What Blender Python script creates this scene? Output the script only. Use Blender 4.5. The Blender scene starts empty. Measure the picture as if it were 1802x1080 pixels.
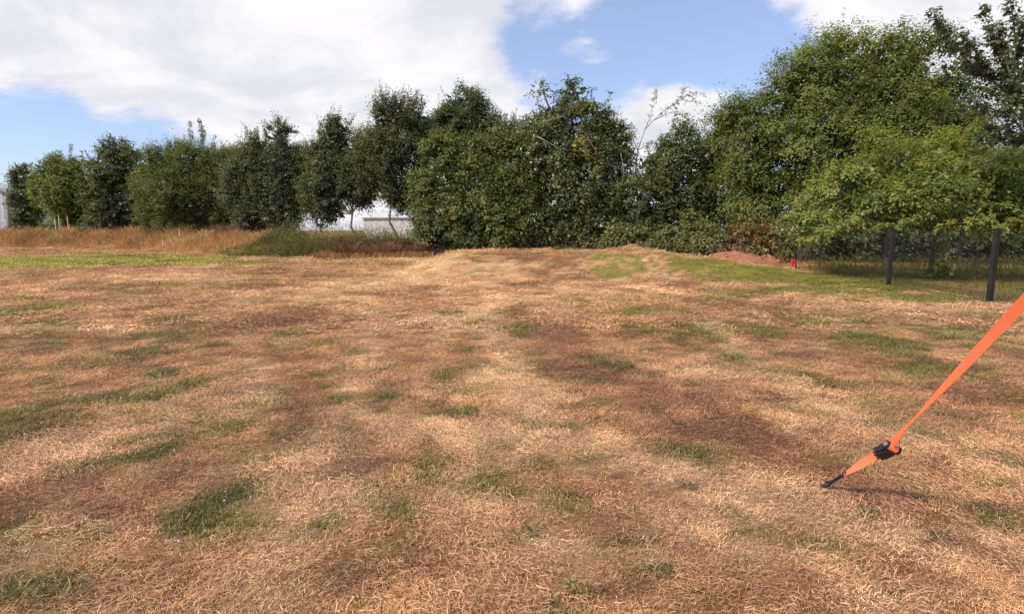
import bpy, math, random
import numpy as np
import bmesh
from mathutils import Matrix, Vector

random.seed(7)
rng = np.random.default_rng(11)
SC = bpy.context.scene
COL = SC.collection
R = math.radians

# ------------------------------------------------------------------ camera
F = 1000.0                      # focal length in photo pixels (photo 1802 x 1080)
CX, CY = 901.0, 540.0
HZ = 405.0                      # horizon row in the photo
CAMH = 1.5
PITCH = math.atan((CY - HZ) / F)
cam_d = bpy.data.cameras.new('camera')
cam_d.sensor_width = 36.0
cam_d.lens = 36.0 * F / 1802.0
cam_d.clip_start = 0.05
cam_d.clip_end = 5000.0
cam = bpy.data.objects.new('camera', cam_d)
COL.objects.link(cam)
cam.location = (0, 0, CAMH)
cam.rotation_euler = (math.pi / 2 - PITCH, 0, 0)
SC.camera = cam

# ------------------------------------------------------------------ exposure
SC.view_settings.view_transform = 'Standard'
SC.view_settings.look = 'None'
SC.view_settings.gamma = 1.0
SC.view_settings.use_curve_mapping = False
SC.view_settings.exposure = 0.22

# ------------------------------------------------------------------ sun
TO_SUN = np.array([-0.70, -0.45, 0.84]); TO_SUN /= np.linalg.norm(TO_SUN)
SUN_EL = math.asin(TO_SUN[2])
SUN_AZ = math.atan2(TO_SUN[0], TO_SUN[1])          # clockwise from +Y
sun_d = bpy.data.lights.new('sun', 'SUN')
sun_d.energy = 3.9
sun_d.angle = R(7.0)
sun_d.color = (1.0, 0.91, 0.78)
sun = bpy.data.objects.new('sun', sun_d)
COL.objects.link(sun)
from mathutils import Vector
sun.rotation_euler = Vector(TO_SUN).to_track_quat('Z', 'Y').to_euler()
sun.location = (-30, 10, 40)

# ------------------------------------------------------------------ node helpers
class NT:
    def __init__(s, tree):
        s.t = tree
    def n(s, typ, **kw):
        nd = s.t.nodes.new(typ)
        for k, v in kw.items():
            setattr(nd, k, v)
        return nd
    def put(s, sock, v):
        if isinstance(v, bpy.types.NodeSocket):
            s.t.links.new(v, sock)
        else:
            sock.default_value = v
    def math(s, op, a, b=0.0, c=0.0, clamp=False):
        nd = s.n('ShaderNodeMath', operation=op, use_clamp=clamp)
        s.put(nd.inputs[0], a); s.put(nd.inputs[1], b); s.put(nd.inputs[2], c)
        return nd.outputs[0]
    def vmath(s, op, a, b=(0, 0, 0), out=0):
        nd = s.n('ShaderNodeVectorMath', operation=op)
        s.put(nd.inputs[0], a); s.put(nd.inputs[1], b)
        return nd.outputs['Value'] if op in ('DOT_PRODUCT', 'LENGTH') else nd.outputs[0]
    def ramp(s, v, a, b, lo=0.0, hi=1.0):
        nd = s.n('ShaderNodeMapRange', interpolation_type='SMOOTHSTEP')
        s.put(nd.inputs['Value'], v)
        for k, x in (('From Min', a), ('From Max', b), ('To Min', lo), ('To Max', hi)):
            nd.inputs[k].default_value = x
        return nd.outputs['Result']
    def noise(s, vec, scale, detail=4.0, rough=0.55, dist=0.0):
        nd = s.n('ShaderNodeTexNoise')
        s.put(nd.inputs['Vector'], vec)
        nd.inputs['Scale'].default_value = scale
        nd.inputs['Detail'].default_value = detail
        nd.inputs['Roughness'].default_value = rough
        nd.inputs['Distortion'].default_value = dist
        return nd.outputs['Fac']
    def mix(s, f, a, b, mode='MIX'):
        nd = s.n('ShaderNodeMix', data_type='RGBA', blend_type=mode)
        s.put(nd.inputs[0], f); s.put(nd.inputs[6], a); s.put(nd.inputs[7], b)
        return nd.outputs[2]
    def attr(s, name, typ='GEOMETRY'):
        return s.n('ShaderNodeAttribute', attribute_name=name, attribute_type=typ)

def rgb(r, g, b):
    return (r, g, b, 1.0)

# ------------------------------------------------------------------ world: Nishita sky with clouds
def px_dir(px, py):
    d = np.array([(px - CX) / F, 0, 0]) + np.array([0, math.cos(PITCH), -math.sin(PITCH)]) \
        + (CY - py) / F * np.array([0, math.sin(PITCH), math.cos(PITCH)])
    return d / np.linalg.norm(d)

def unit_v(v):
    return v / np.linalg.norm(v)

def build_world():
    w = bpy.data.worlds.new('World')
    SC.world = w
    w.use_nodes = True
    t = w.node_tree
    t.nodes.clear()
    N = NT(t)
    sky = N.n('ShaderNodeTexSky', sky_type='NISHITA')
    sky.sun_disc = False
    sky.sun_elevation = SUN_EL
    sky.sun_rotation = SUN_AZ
    sky.altitude = 50
    sky.air_density = 1.0
    sky.dust_density = 0.6
    sky.ozone_density = 1.6
    tc = N.n('ShaderNodeTexCoord')
    D = tc.outputs['Generated']
    sep = N.n('ShaderNodeSeparateXYZ'); N.put(sep.inputs[0], D)
    zc = N.math('MAXIMUM', sep.outputs['Z'], 0.0)
    den = N.math('ADD', zc, 0.22)
    comb = N.n('ShaderNodeCombineXYZ')
    N.put(comb.inputs[0], N.math('DIVIDE', sep.outputs['X'], den))
    N.put(comb.inputs[1], N.math('DIVIDE', sep.outputs['Y'], den))
    U = comb.outputs[0]
    big = N.noise(U, 1.1, 8.0, 0.60, 0.35)
    mid = N.noise(N.vmath('ADD', U, (7.3, 2.1, 0)), 4.2, 7.0, 0.62, 0.6)
    fine = N.noise(N.vmath('ADD', U, (1.3, 9.1, 0)), 9.0, 6.0, 0.65, 0.3)
    cov = N.math('MULTIPLY', N.math('SUBTRACT', big, 0.5), 0.75)
    cov = N.math('ADD', cov, N.math('MULTIPLY', N.math('SUBTRACT', mid, 0.5), 1.35))
    cov = N.math('ADD', cov, N.math('MULTIPLY', N.math('SUBTRACT', fine, 0.5), 0.75))
    cov = N.math('ADD', cov, 0.52)
    # large cloud banks and open blue, by direction in the sky: (px, py, radius deg, weight)
    banks = [(60, 40, 15, .62), (-80, 110, 9, .5), (110, 125, 6, .45), (420, 60, 16, .66), (640, 30, 11, .52), (500, 215, 8.5, .5), (630, 290, 10, .45), (310, 140, 6, .4),
             (860, -120, 15, .40), (690, 120, 6, .28), (1120, -90, 8, .35), (960, -10, 4, .25),
             (30, 335, 11, -.85), (220, 295, 9, -1.0), (-220, 360, 14, -.75), (330, 262, 5, -.8), (150, 240, 4.0, -.35), (60, 150, 7, .35), (250, 165, 4, .2), (900, 75, 5, -.45),
             (1000, 120, 6.5, -.42), (1130, 70, 7, -.62), (1250, 90, 7, -.66), (1400, 130, 7, -.55), (1290, 120, 6, -.3),
             (1560, 110, 5, -.25),
             (1190, 195, 5.5, .72), (1130, 215, 4.5, .60), (1280, 200, 4.5, .55), (820, 165, 4.5, .50), (900, 185, 4, .45),
             (1520, -60, 8.5, .78), (1390, -5, 3.5, .35), (1640, 20, 6, .40), (1760, -20, 9, .72), (1720, 180, 9, .45)]
    for px, py, rad, wgt in banks:
        c = px_dir(px, py)
        dt = N.vmath('DOT_PRODUCT', D, tuple(c))
        m = N.ramp(dt, math.cos(R(rad * 1.35)), math.cos(R(rad * 0.25)), 0.0, wgt)
        cov = N.math('ADD', cov, m)
    # thin streaks: (px, py) of both ends, half-width in degrees, weight
    for ax_, ay_, bx_, by_, hw, wgt in [(968, 82, 1108, 105, 1.15, .66), (-20, 240, 190, 276, 1.1, .62), (1120, 190, 1330, 158, 1.6, .40), (1000, 66, 1060, 62, .7, .35), (760, 60, 900, 30, 1.6, .3)]:
        p, q = px_dir(ax_, ay_), px_dir(bx_, by_)
        c = unit_v(p + q); tg = unit_v(q - p); nv = np.cross(c, tg)
        half = float(np.linalg.norm(q - p)) / 2
        a_ = N.math('DIVIDE', N.vmath('DOT_PRODUCT', N.vmath('SUBTRACT', D, tuple(c)), tuple(tg)), half)
        b_ = N.math('DIVIDE', N.vmath('DOT_PRODUCT', D, tuple(nv)), math.tan(R(hw)))
        d2 = N.math('ADD', N.math('MULTIPLY', a_, a_), N.math('MULTIPLY', b_, b_))
        front = N.math('GREATER_THAN', N.vmath('DOT_PRODUCT', D, tuple(c)), 0.0)
        m = N.math('MULTIPLY', N.ramp(d2, 1.5, 0.0, 0.0, wgt), front)
        cov = N.math('ADD', cov, m)
    alpha = N.ramp(cov, 0.28, 1.0)
    # cloud brightness: thin edges and thick bases differ a little
    shade = N.noise(N.vmath('ADD', U, (3.7, 5.5, 0)), 2.3, 6.0, 0.6, 0.4)
    ccol = N.mix(N.ramp(shade, 0.36, 0.62), rgb(7.7, 7.7, 8.3), rgb(9.9, 9.7, 9.9))
    skyc = N.mix(0.27, N.mix(1.0, sky.outputs[0], rgb(1.36, 1.44, 1.74), 'MULTIPLY'), rgb(7.6, 8.3, 9.8))
    col = N.mix(N.math('MULTIPLY', alpha, 0.97), skyc, ccol)
    bg = N.n('ShaderNodeBackground')
    N.put(bg.inputs['Color'], col)
    bg.inputs['Strength'].default_value = 0.088
    out = N.n('ShaderNodeOutputWorld')
    t.links.new(bg.outputs[0], out.inputs['Surface'])
build_world()

# ------------------------------------------------------------------ object helpers
def tag(o, label=None, cat=None, group=None, kind=None):
    if label: o['label'] = label
    if cat: o['category'] = cat
    if group: o['group'] = group
    if kind: o['kind'] = kind
    return o

def empty(name, loc, rz=0.0):
    o = bpy.data.objects.new(name, None)
    o.empty_display_size = 0.2
    o.location = loc
    o.rotation_euler = (0, 0, rz)
    COL.objects.link(o)
    return o

def link_mesh(name, me, mat=None, parent=None, collection=COL):
    o = bpy.data.objects.new(name, me)
    if collection is not None:
        collection.objects.link(o)
    if mat is not None:
        me.materials.append(mat)
    if parent is not None:
        o.parent = parent
        o.matrix_parent_inverse.identity()
    return o

def mesh_np(name, V, quads=None, tris=None, smooth=False):
    """mesh from numpy arrays of quads and/or triangles"""
    me = bpy.data.meshes.new(name)
    V = np.asarray(V, dtype=np.float32)
    me.vertices.add(len(V))
    me.vertices.foreach_set('co', V.ravel())
    idx, st = [], []
    tot = 0
    for f, k in ((quads, 4), (tris, 3)):
        if f is None or len(f) == 0:
            continue
        f = np.asarray(f, dtype=np.int32)
        idx.append(f.ravel())
        st.append(tot + np.arange(len(f), dtype=np.int32) * k)
        tot += f.size
    idx = np.concatenate(idx); st = np.concatenate(st)
    me.loops.add(len(idx))
    me.loops.foreach_set('vertex_index', idx)
    me.polygons.add(len(st))
    me.polygons.foreach_set('loop_start', st)
    if smooth:
        me.polygons.foreach_set('use_smooth', np.ones(len(st), dtype=bool))
    me.update(calc_edges=True)
    return me

def set_attr(me, name, arr, typ='FLOAT', dom='POINT'):
    a = me.attributes.new(name, typ, dom)
    arr = np.asarray(arr, dtype=np.float32)
    if typ == 'FLOAT':
        a.data.foreach_set('value', arr.ravel())
    elif typ == 'FLOAT_VECTOR':
        a.data.foreach_set('vector', arr.ravel())
    elif typ == 'FLOAT_COLOR':
        a.data.foreach_set('color', arr.ravel())

class MB:
    """small mesh builder for solid pieces"""
    def __init__(s):
        s.V, s.Fc = [], []
    def add(s, vs, fs):
        b = len(s.V)
        s.V += [tuple(v) for v in vs]
        s.Fc += [tuple(b + i for i in f) for f in fs]
    def box(s, c, size, M=None):
        x, y, z = [v / 2 for v in size]
        vs = [Vector((i * x, j * y, k * z)) for i in (-1, 1) for j in (-1, 1) for k in (-1, 1)]
        if M is not None:
            vs = [M @ v for v in vs]
        vs = [v + Vector(c) for v in vs]
        s.add(vs, [(0, 1, 3, 2), (4, 6, 7, 5), (0, 4, 5, 1), (2, 3, 7, 6), (0, 2, 6, 4), (1, 5, 7, 3)])
    def tube(s, pts, rad, n=8, cap=True):
        pts = [Vector(p) for p in pts]
        if not hasattr(rad, '__len__'):
            rad = [rad] * len(pts)
        rings = []
        up = Vector((0.13, 0.21, 0.97))
        for i, p in enumerate(pts):
            d = (pts[min(i + 1, len(pts) - 1)] - pts[max(i - 1, 0)]).normalized()
            a = d.cross(up)
            if a.length < 1e-3:
                a = d.cross(Vector((1, 0, 0)))
            a.normalize()
            b = d.cross(a)
            rings.append([p + (a * math.cos(2 * math.pi * k / n) + b * math.sin(2 * math.pi * k / n)) * rad[i] for k in range(n)])
        fs = []
        for i in range(len(pts) - 1):
            for k in range(n):
                k2 = (k + 1) % n
                fs.append((i * n + k, i * n + k2, (i + 1) * n + k2, (i + 1) * n + k))
        if cap:
            fs.append(tuple(range(n - 1, -1, -1)))
            fs.append(tuple((len(pts) - 1) * n + k for k in range(n)))
        s.add([v for r in rings for v in r], fs)
    def build(s, name, mat, parent=None, smooth=False, bevel=0.0):
        me = bpy.data.meshes.new(name)
        me.from_pydata([tuple(v) for v in s.V], [], s.Fc)
        if smooth:
            for p in me.polygons:
                p.use_smooth = True
        me.update()
        o = link_mesh(name, me, mat, parent)
        if bevel > 0:
            m = o.modifiers.new('bevel', 'BEVEL')
            m.width = bevel; m.segments = 2; m.limit_method = 'ANGLE'
        return o

# ------------------------------------------------------------------ numpy noise
def _hash(ix, iy, seed):
    h = (ix * 374761393 + iy * 668265263 + seed * 1442695041) & 0xFFFFFFFF
    h = ((h ^ (h >> 13)) * 1274126177) & 0xFFFFFFFF
    h = h ^ (h >> 16)
    return (h & 0xFFFF) / 65535.0

def vnoise(x, y, seed=0):
    x = np.asarray(x, dtype=np.float64); y = np.asarray(y, dtype=np.float64)
    ix = np.floor(x).astype(np.int64); iy = np.floor(y).astype(np.int64)
    fx = x - ix; fy = y - iy
    fx = fx * fx * (3 - 2 * fx); fy = fy * fy * (3 - 2 * fy)
    a = _hash(ix, iy, seed); b = _hash(ix + 1, iy, seed)
    c = _hash(ix, iy + 1, seed); d = _hash(ix + 1, iy + 1, seed)
    return (a * (1 - fx) + b * fx) * (1 - fy) + (c * (1 - fx) + d * fx) * fy

def fbm(x, y, seed=0, octv=4, gain=0.5):
    s = 0.0; a = 1.0; n = 0.0
    for i in range(octv):
        ca, sa = math.cos(0.6 * i + seed), math.sin(0.6 * i + seed)
        s = s + a * vnoise((x * ca - y * sa) * 2 ** i + 31.7 * i, (x * sa + y * ca) * 2 ** i + 17.3 * i, seed + i)
        n += a
        a *= gain
    return s / n

def sstep(a, b, x):
    t = np.clip((x - a) / (b - a), 0, 1)
    return t * t * (3 - 2 * t)

# ------------------------------------------------------------------ place from photo measurements
def at(px, py, Z):
    """world point on the sight line through a photo pixel, Z metres ahead"""
    d = px_dir(px, py)
    return np.array([0, 0, CAMH]) + d * (Z / d[1])

def on_ground(px, py):
    d = px_dir(px, py)
    t = -CAMH / d[2]
    return np.array([d[0] * t, d[1] * t])

# ------------------------------------------------------------------ terrain
def height(x, y):
    x = np.asarray(x, dtype=np.float64); y = np.asarray(y, dtype=np.float64)
    h = 0.022 * (fbm(x * 1.1, y * 1.1, 3, 3) - 0.5) + 0.05 * (fbm(x * 0.25, y * 0.25, 9, 2) - 0.5)
    # long low grassed mound across the back of the field
    w = 0.35 * (fbm(x * 0.6, y * 0.6, 21, 2) - 0.5)
    prof = sstep(16.8, 20.2, y + w * 2) * (1 - sstep(23.5, 29.0, y))
    side = sstep(-4.3, -1.6, x + w) * (1 - 0.55 * sstep(4.6, 8.2, x + w)) * (1 - sstep(8.0, 10.8, x))
    h = h + 0.70 * prof * side * (1 + 0.12 * (fbm(x * 0.5, y * 0.5, 41, 3) - 0.5))
    # rutted steps on the right shoulder of the mound
    rut = np.sin(x * 2.9 + 1.4 * fbm(x, y, 5, 2) + 0.55 * y)
    h = h + 0.075 * rut * prof * sstep(2.0, 4.0, x) * (1 - sstep(8.0, 9.5, x))
    # soil heap behind the right end
    def heap(cx, cy, rx, ry, hh, seed):
        ang = np.arctan2(y - cy, x - cx)
        d = np.sqrt(((x - cx) / rx) ** 2 + ((y - cy) / ry) ** 2) * (1 + 0.28 * (fbm(np.cos(ang) * 1.5 + 5, np.sin(ang) * 1.5 + 5, seed, 2) - 0.5))
        lump = 1 + 0.8 * (fbm(x * 3.2, y * 3.2, seed + 3, 4, .6) - 0.5)
        return hh * np.clip(1 - d ** 2.6, 0, 1) * lump
    for hp in HEAPS:
        h = h + heap(*hp)
    # bank under the rough grass on the left
    fy = bank_front(x)
    h = h + 0.75 * sstep(0.0, 3.2, y - fy) * (1 - sstep(-17.5, -13.0, x)) * (1 - sstep(5.5, 12.0, y - fy))
    h = h + 0.35 * sstep(0.0, 2.0, y - weeds_front(x)) * sstep(-19.0, -16.0, x) * (1 - sstep(-7.5, -4.5, x)) * (1 - sstep(3.5, 7.0, y - weeds_front(x)))
    return h

def bank_front(x):
    return np.interp(x, [-70, -45, -33, -19, -12], [54, 50, 45.5, 37.0, 33.0])

def weeds_front(x):
    return np.interp(x, [-20, -15.5, -12, -9, -5], [35.5, 32.8, 31.2, 31.0, 32.0])

HEAPS = [  # cx, cy, rx, ry, height, seed
    (5.62, 27.2, 1.25, 1.0, 0.58, 51),
    (9.05, 22.6, 1.85, 1.15, 0.37, 61),
    (10.5, 22.9, 0.9, 0.6, 0.2, 67),
    (-14.3, 34.2, 1.5, 0.8, 0.42, 71),
    (-9.6, 31.6, 1.3, 0.7, 0.34, 73),
]

# patches read off the photo: px, py, rx, ry, amount
GREEN = [(370, 925, 95, 48, .95), (395, 880, 60, 26, .8), (40, 1035, 110, 42, .9), (70, 722, 120, 30, .75), (10, 770, 50, 40, .6),
         (285, 785, 60, 30, .7), (240, 692, 45, 14, .6), (245, 622, 45, 12, .75), (286, 658, 32, 9, 1.0), (35, 546, 60, 16, .85),
         (500, 586, 60, 9, .5), (150, 640, 60, 12, .35), (330, 560, 90, 12, .4), (760, 818, 48, 20, .65), (880, 788, 22, 8, .9),
         (780, 657, 26, 6, .8), (680, 695, 17, 6, .9), (1475, 960, 42, 17, 1.0), (1385, 660, 45, 12, .7), (1470, 676, 60, 12, .7),
         (1290, 629, 30, 10, .75), (1095, 643, 40, 9, .75), (1165, 780, 28, 11, .6), (915, 576, 42, 10, .65), (1560, 602, 90, 22, .85),
         (1660, 645, 100, 15, .75), (1310, 580, 130, 12, .5), (1130, 547, 100, 11, .6), (1085, 484, 66, 10, .65), (1000, 474, 30, 6, .5),
         (1400, 488, 170, 11, 1.0), (1520, 498, 150, 14, 1.0), (1250, 482, 90, 7, .8), (1420, 512, 190, 7, .75), (1700, 585, 90, 14, .7), (1420, 560, 120, 9, .6), (1240, 520, 110, 7, .55), (1620, 522, 90, 11, .85), (1310, 490, 120, 8, .6), (1500, 520, 100, 9, .45),
         (150, 457, 330, 10, 1.0), (60, 466, 200, 7, .9), (330, 463, 140, 6, .8), (440, 464, 40, 5, .8), (250, 500, 90, 7, .35),
         (1750, 560, 90, 10, .45), (1750, 906, 62, 12, .8), (1640, 765, 60, 10, .6), (1565, 842, 50, 9, .5), (1520, 905, 30, 10, .6),
         (1090, 940, 40, 12, .3), (930, 938, 26, 9, .6), (570, 925, 30, 16, .6), (1210, 853, 18, 8, .6), (1590, 1035, 40, 12, .7),
         (1650, 945, 18, 8, .7), (1010, 1035, 22, 9, .5), (1185, 742, 18, 6, .6), (640, 1060, 20, 12, .6), (450, 800, 40, 14, .5),
         (170, 820, 60, 25, .45), (120, 950, 60, 30, .35), (390, 745, 50, 14, .5), (1545, 745, 22, 8, .7), (1345, 540, 80, 8, .4), (600, 520, 60, 6, .25)]
BROWN = [(1030, 640, 95, 36, .95), (990, 598, 70, 20, .7), (1190, 705, 130, 38, .8), (1300, 765, 110, 36, .65), (540, 712, 70, 20, .75),
         (620, 770, 60, 20, .5), (260, 870, 170, 55, .5), (40, 880, 110, 60, .7), (1390, 805, 100, 30, .6), (1700, 690, 110, 22, .75),
         (1600, 740, 120, 25, .6), (800, 1010, 130, 45, .5), (560, 1010, 100, 40, .4), (1280, 1060, 110, 40, .5), (430, 565, 110, 14, .5),
         (130, 600, 140, 20, .55), (1130, 1000, 60, 30, .5), (1440, 1040, 90, 40, .6), (330, 700, 80, 20, .4), (1250, 600, 90, 12, .35),
         (640, 560, 90, 10, .4), (20, 520, 70, 8, .5), (1050, 900, 90, 30, .35), (700, 860, 60, 20, .45), (930, 500, 50, 6, .5), (1230, 480, 40, 5, .4)]
BRIGHT = [(920, 765, 160, 40, .8), (1080, 800, 120, 36, .7), (720, 745, 90, 30, .6), (1210, 655, 120, 14, .6), (560, 800, 130, 44, .6),
          (1680, 950, 130, 50, .9), (1360, 910, 120, 40, .6), (770, 470, 90, 22, 1.0), (850, 456, 150, 8, 1.0), (1010, 453, 130, 4, .9), (1230, 466, 60, 5, .8), (1190, 478, 40, 4, .7), (880, 490, 120, 8, .7), (640, 500, 90, 10, .7), (330, 488, 160, 8, .7), (980, 700, 60, 14, .6), (800, 690, 120, 20, .5), (420, 640, 100, 14, .5), (640, 640, 80, 12, .5), (1500, 720, 120, 16, .5), (1000, 960, 120, 50, .6), (240, 780, 60, 20, .4), (130, 690, 80, 10, .4), (1740, 590, 110, 14, .7), (620, 880, 120, 40, .5),  # mound flank and crest entries paint sunlit straw to bring out the hump
          (1340, 850, 120, 40, .5), (480, 520, 160, 14, .6), (720, 560, 120, 12, .4), (1420, 610, 110, 12, .5), (1640, 540, 120, 10, .6),
          (1150, 950, 120, 40, .5), (460, 960, 60, 60, .3), (1030, 520, 160, 14, .4), (820, 500, 60, 12, .7), (1120, 890, 80, 30, .5)]

TRACKS_B = [([(900, 545), (985, 600), (1060, 650), (1190, 705), (1340, 772), (1500, 850), (1720, 975)], .24, .8), ([(430, 540), (500, 620), (560, 712), (640, 790), (760, 1000)], .16, .5)]
TRACKS_H = [([(840, 540), (890, 640), (960, 730), (1100, 805), (1340, 880), (1680, 955)], .30, .85), ([(640, 520), (650, 610), (600, 730), (540, 830), (470, 1040)], .24, .65),
            ([(1240, 560), (1330, 640), (1500, 730), (1790, 830)], .22, .6), ([(1180, 860), (1330, 960), (1560, 1070)], .22, .6)]
def tracks(lst):
    return [(np.array([on_ground(*p) for p in pts]), w, a) for pts, w, a in lst]

def ellipses(lst):
    out = []
    for px, py, rx, ry, a in lst:
        c = on_ground(px, py)
        n = on_ground(px, min(py + ry, 1300)); f = on_ground(px, max(py - ry, 416))
        out.append((c[0], c[1], max(rx * c[1] / F, 0.02), max((f[1] - n[1]) / 2, 0.03), a))
    return out
TB, TH = tracks(TRACKS_B), tracks(TRACKS_H)
def track_mask(lst, x, y):
    m = np.zeros_like(x)
    for P, w, a in lst:
        sel = (y > P[:, 1].min() - 1) & (y < P[:, 1].max() + 1)
        if not sel.any():
            continue
        xs, ys = x[sel], y[sel]
        d = np.full(len(xs), 1e9)
        for p, q in zip(P[:-1], P[1:]):
            v = q - p
            t = np.clip(((xs - p[0]) * v[0] + (ys - p[1]) * v[1]) / (v @ v), 0, 1)
            d = np.minimum(d, np.hypot(xs - p[0] - v[0] * t, ys - p[1] - v[1] * t))
        d = d / w + 1.3 * (fbm(xs * 1.9, ys * 1.9, 811, 4, .6) - .5)
        m[sel] = np.maximum(m[sel], a * (1 - sstep(.5, 1.25, d)))
    return m
EG, EB, EH = ellipses(GREEN), ellipses(BROWN), ellipses(BRIGHT)

STRAW = np.array([0.545, 0.292, 0.138]); BRIGHTC = np.array([0.76, 0.480, 0.258]); BROWNC = np.array([0.235, 0.103, 0.052])
GREENC = np.array([0.200, 0.195, 0.034]); DGREEN = np.array([0.098, 0.098, 0.024]); SOIL = np.array([0.46, 0.205, 0.105])

def field_mask(lst, x, y):
    m = np.zeros_like(x)
    wx = x + 0.0; wy = y + 0.0
    s = 0.10 + 0.02 * y
    for cx, cy, rx, ry, a in lst:
        sel = (np.abs(x - cx) < rx * 2.2) & (np.abs(y - cy) < ry * 2.2)
        if not sel.any():
            continue
        xs, ys = x[sel], y[sel]
        k = 1.6 / max(min(rx, ry), 0.06)
        d = np.sqrt(((xs - cx) / rx) ** 2 + ((ys - cy) / ry) ** 2)
        d = d + 1.45 * (fbm(xs * k * 0.8, ys * k * 0.8, int(abs(cx * 97) % 50), 4, .68) - 0.5)
        m[sel] = np.maximum(m[sel], a * (1 - sstep(0.66, 1.06, d)))
    return m

def ground_colour(x, y):
    """returns colour (n,3), greenness, density of the sward"""
    x = np.asarray(x, dtype=np.float64); y = np.asarray(y, dtype=np.float64)
    g0 = fbm(x * 0.55, y * 0.35, 101, 4, 0.6)
    b0 = fbm(x * 0.75 + 9, y * 0.55, 131, 4, 0.6)
    h0 = fbm(x * 0.8 + 3, y * 0.8, 151, 4, 0.6)
    f0 = fbm(x * 3.1, y * 3.1, 171, 3, 0.6)
    gx = sstep(6.5, 9.5, x) * sstep(6, 16, y) + sstep(-3, -7, x) * 0.35
    g = np.clip(sstep(0.62, 0.80, g0 + 0.06 * gx + 0.16 * (f0 - .5)) * 0.22, 0, 1)
    f1 = fbm(x * 6.3 + 4, y * 6.3, 191, 3, 0.6)
    g = np.maximum(g, 0.85 * sstep(0.695, 0.735, f0 + 0.20 * (g0 - .5) + 0.10 * gx))
    g = np.maximum(g, 0.90 * sstep(0.676, 0.704, f1 + 0.22 * (g0 - .5) + 0.06 * gx))
    b = np.maximum(sstep(0.50, 0.70, b0 + 0.22 * (f0 - .5)) * 0.75, 0.9 * sstep(0.60, 0.67, 1 - f1 + 0.2 * (b0 - .5)))
    h = sstep(0.48, 0.72, h0 + 0.25 * (f0 - .5)) * 0.75
    eg, eb, eh = field_mask(EG, x, y), field_mask(EB, x, y), field_mask(EH, x, y)
    eb = np.maximum(eb * (1 - .6 * track_mask(TH, x, y)), track_mask(TB, x, y)); eh = np.maximum(eh, track_mask(TH, x, y))
    g = np.maximum(g * (1 - 0.45 * np.maximum(eh, eb)), eg)
    # behind the fence and beyond the field the ground is rough dull grass
    beyond = sstep(-0.3, 0.5, x - fence_x(y)) * sstep(3, 6, y)
    b = np.maximum(b * (1 - .75 * eh), eb)
    h = np.maximum(h * (1 - eb), eh)
    # patches break up into separate tufts rather than blending
    zf = np.where(y < 9, 7.5, np.where(y < 22, 3.0, 1.3))
    def crisp(v, sd):
        n = np.clip((fbm(x * zf, y * zf, sd, 3, .65) - .5) * 1.9 + .5, 0, 1)
        return sstep(-.16, .16, v - (.14 + .74 * n))
    g, b, h = 0.8 * crisp(g, 701) + .2 * g, 0.7 * crisp(b, 731) + .3 * b, 0.6 * crisp(h, 761) + .4 * h
    c = STRAW[None, :] * np.ones((len(x), 1))
    c = c + (BRIGHTC - c) * (h * 0.85)[:, None]
    c = c + (BROWNC - c) * (b * 0.85)[:, None]
    gc = DGREEN[None, :] + (GREENC - DGREEN)[None, :] * np.clip(0.15 + 0.085 * y * 0.5 + 0.7 * (h0 - .4), 0, 1)[:, None]
    farg = sstep(14, 24, y)
    gc = gc + (np.array([0.35, 0.315, 0.055])[None, :] - gc) * (0.75 * farg)[:, None]
    c = c + (gc - c) * np.clip(g * 0.95, 0, 1)[:, None]
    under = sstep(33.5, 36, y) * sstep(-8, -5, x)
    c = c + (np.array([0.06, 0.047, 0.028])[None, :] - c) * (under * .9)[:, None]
    rough = np.array([0.150, 0.150, 0.042])[None, :] + (np.array([0.19, 0.115, 0.05]) - np.array([0.085, 0.080, 0.030]))[None, :] * sstep(0.4, 0.62, b0)[:, None]
    c = c + (rough - c) * (beyond * 0.9)[:, None]
    soil = np.zeros_like(x)
    for cx, cy, rx, ry, hh, sd in HEAPS:
        d = np.sqrt(((x - cx) / rx) ** 2 + ((y - cy) / ry) ** 2) + 0.5 * (f0 - .5)
        soil = np.maximum(soil, 1 - sstep(0.75, 1.02, d))
    c = c + (SOIL * (0.75 + 0.5 * f0)[:, None] - c) * soil[:, None]
    return c, g * (1 - soil), soil, beyond

FENCE = [(10.35, 7.7), (10.1, 11.75), (10.45, 15.6), (11.1, 22.3)]
def fence_x(y):
    return np.interp(y, [p[1] for p in FENCE] + [22.6, 60], [p[0] for p in FENCE] + [30, 60])

# ------------------------------------------------------------------ materials
def new_mat(name):
    m = bpy.data.materials.new(name)
    m.use_nodes = True
    m.node_tree.nodes.clear()
    N = NT(m.node_tree)
    out = N.n('ShaderNodeOutputMaterial')
    bs = N.n('ShaderNodeBsdfPrincipled')
    m.node_tree.links.new(bs.outputs[0], out.inputs[0])
    return m, N, bs, out

def mat_simple(name, col, rough=0.6, metal=0.0, var=0.25, scale=8.0, bump=0.0):
    m, N, bs, out = new_mat(name)
    tc = N.n('ShaderNodeTexCoord').outputs['Object']
    nz = N.noise(tc, scale, 5, 0.6)
    lo = tuple(c * (1 - var) for c in col); hi = tuple(min(1, c * (1 + var)) for c in col)
    N.put(bs.inputs['Base Color'], N.mix(N.ramp(nz, 0.3, 0.7), rgb(*lo), rgb(*hi)))
    bs.inputs['Roughness'].default_value = rough
    bs.inputs['Metallic'].default_value = metal
    if bump:
        b = N.n('ShaderNodeBump'); b.inputs['Strength'].default_value = bump; b.inputs['Distance'].default_value = 0.02
        N.put(b.inputs['Height'], N.noise(tc, scale * 4, 5, 0.65))
        N.put(bs.inputs['Normal'], b.outputs[0])
    return m

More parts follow.
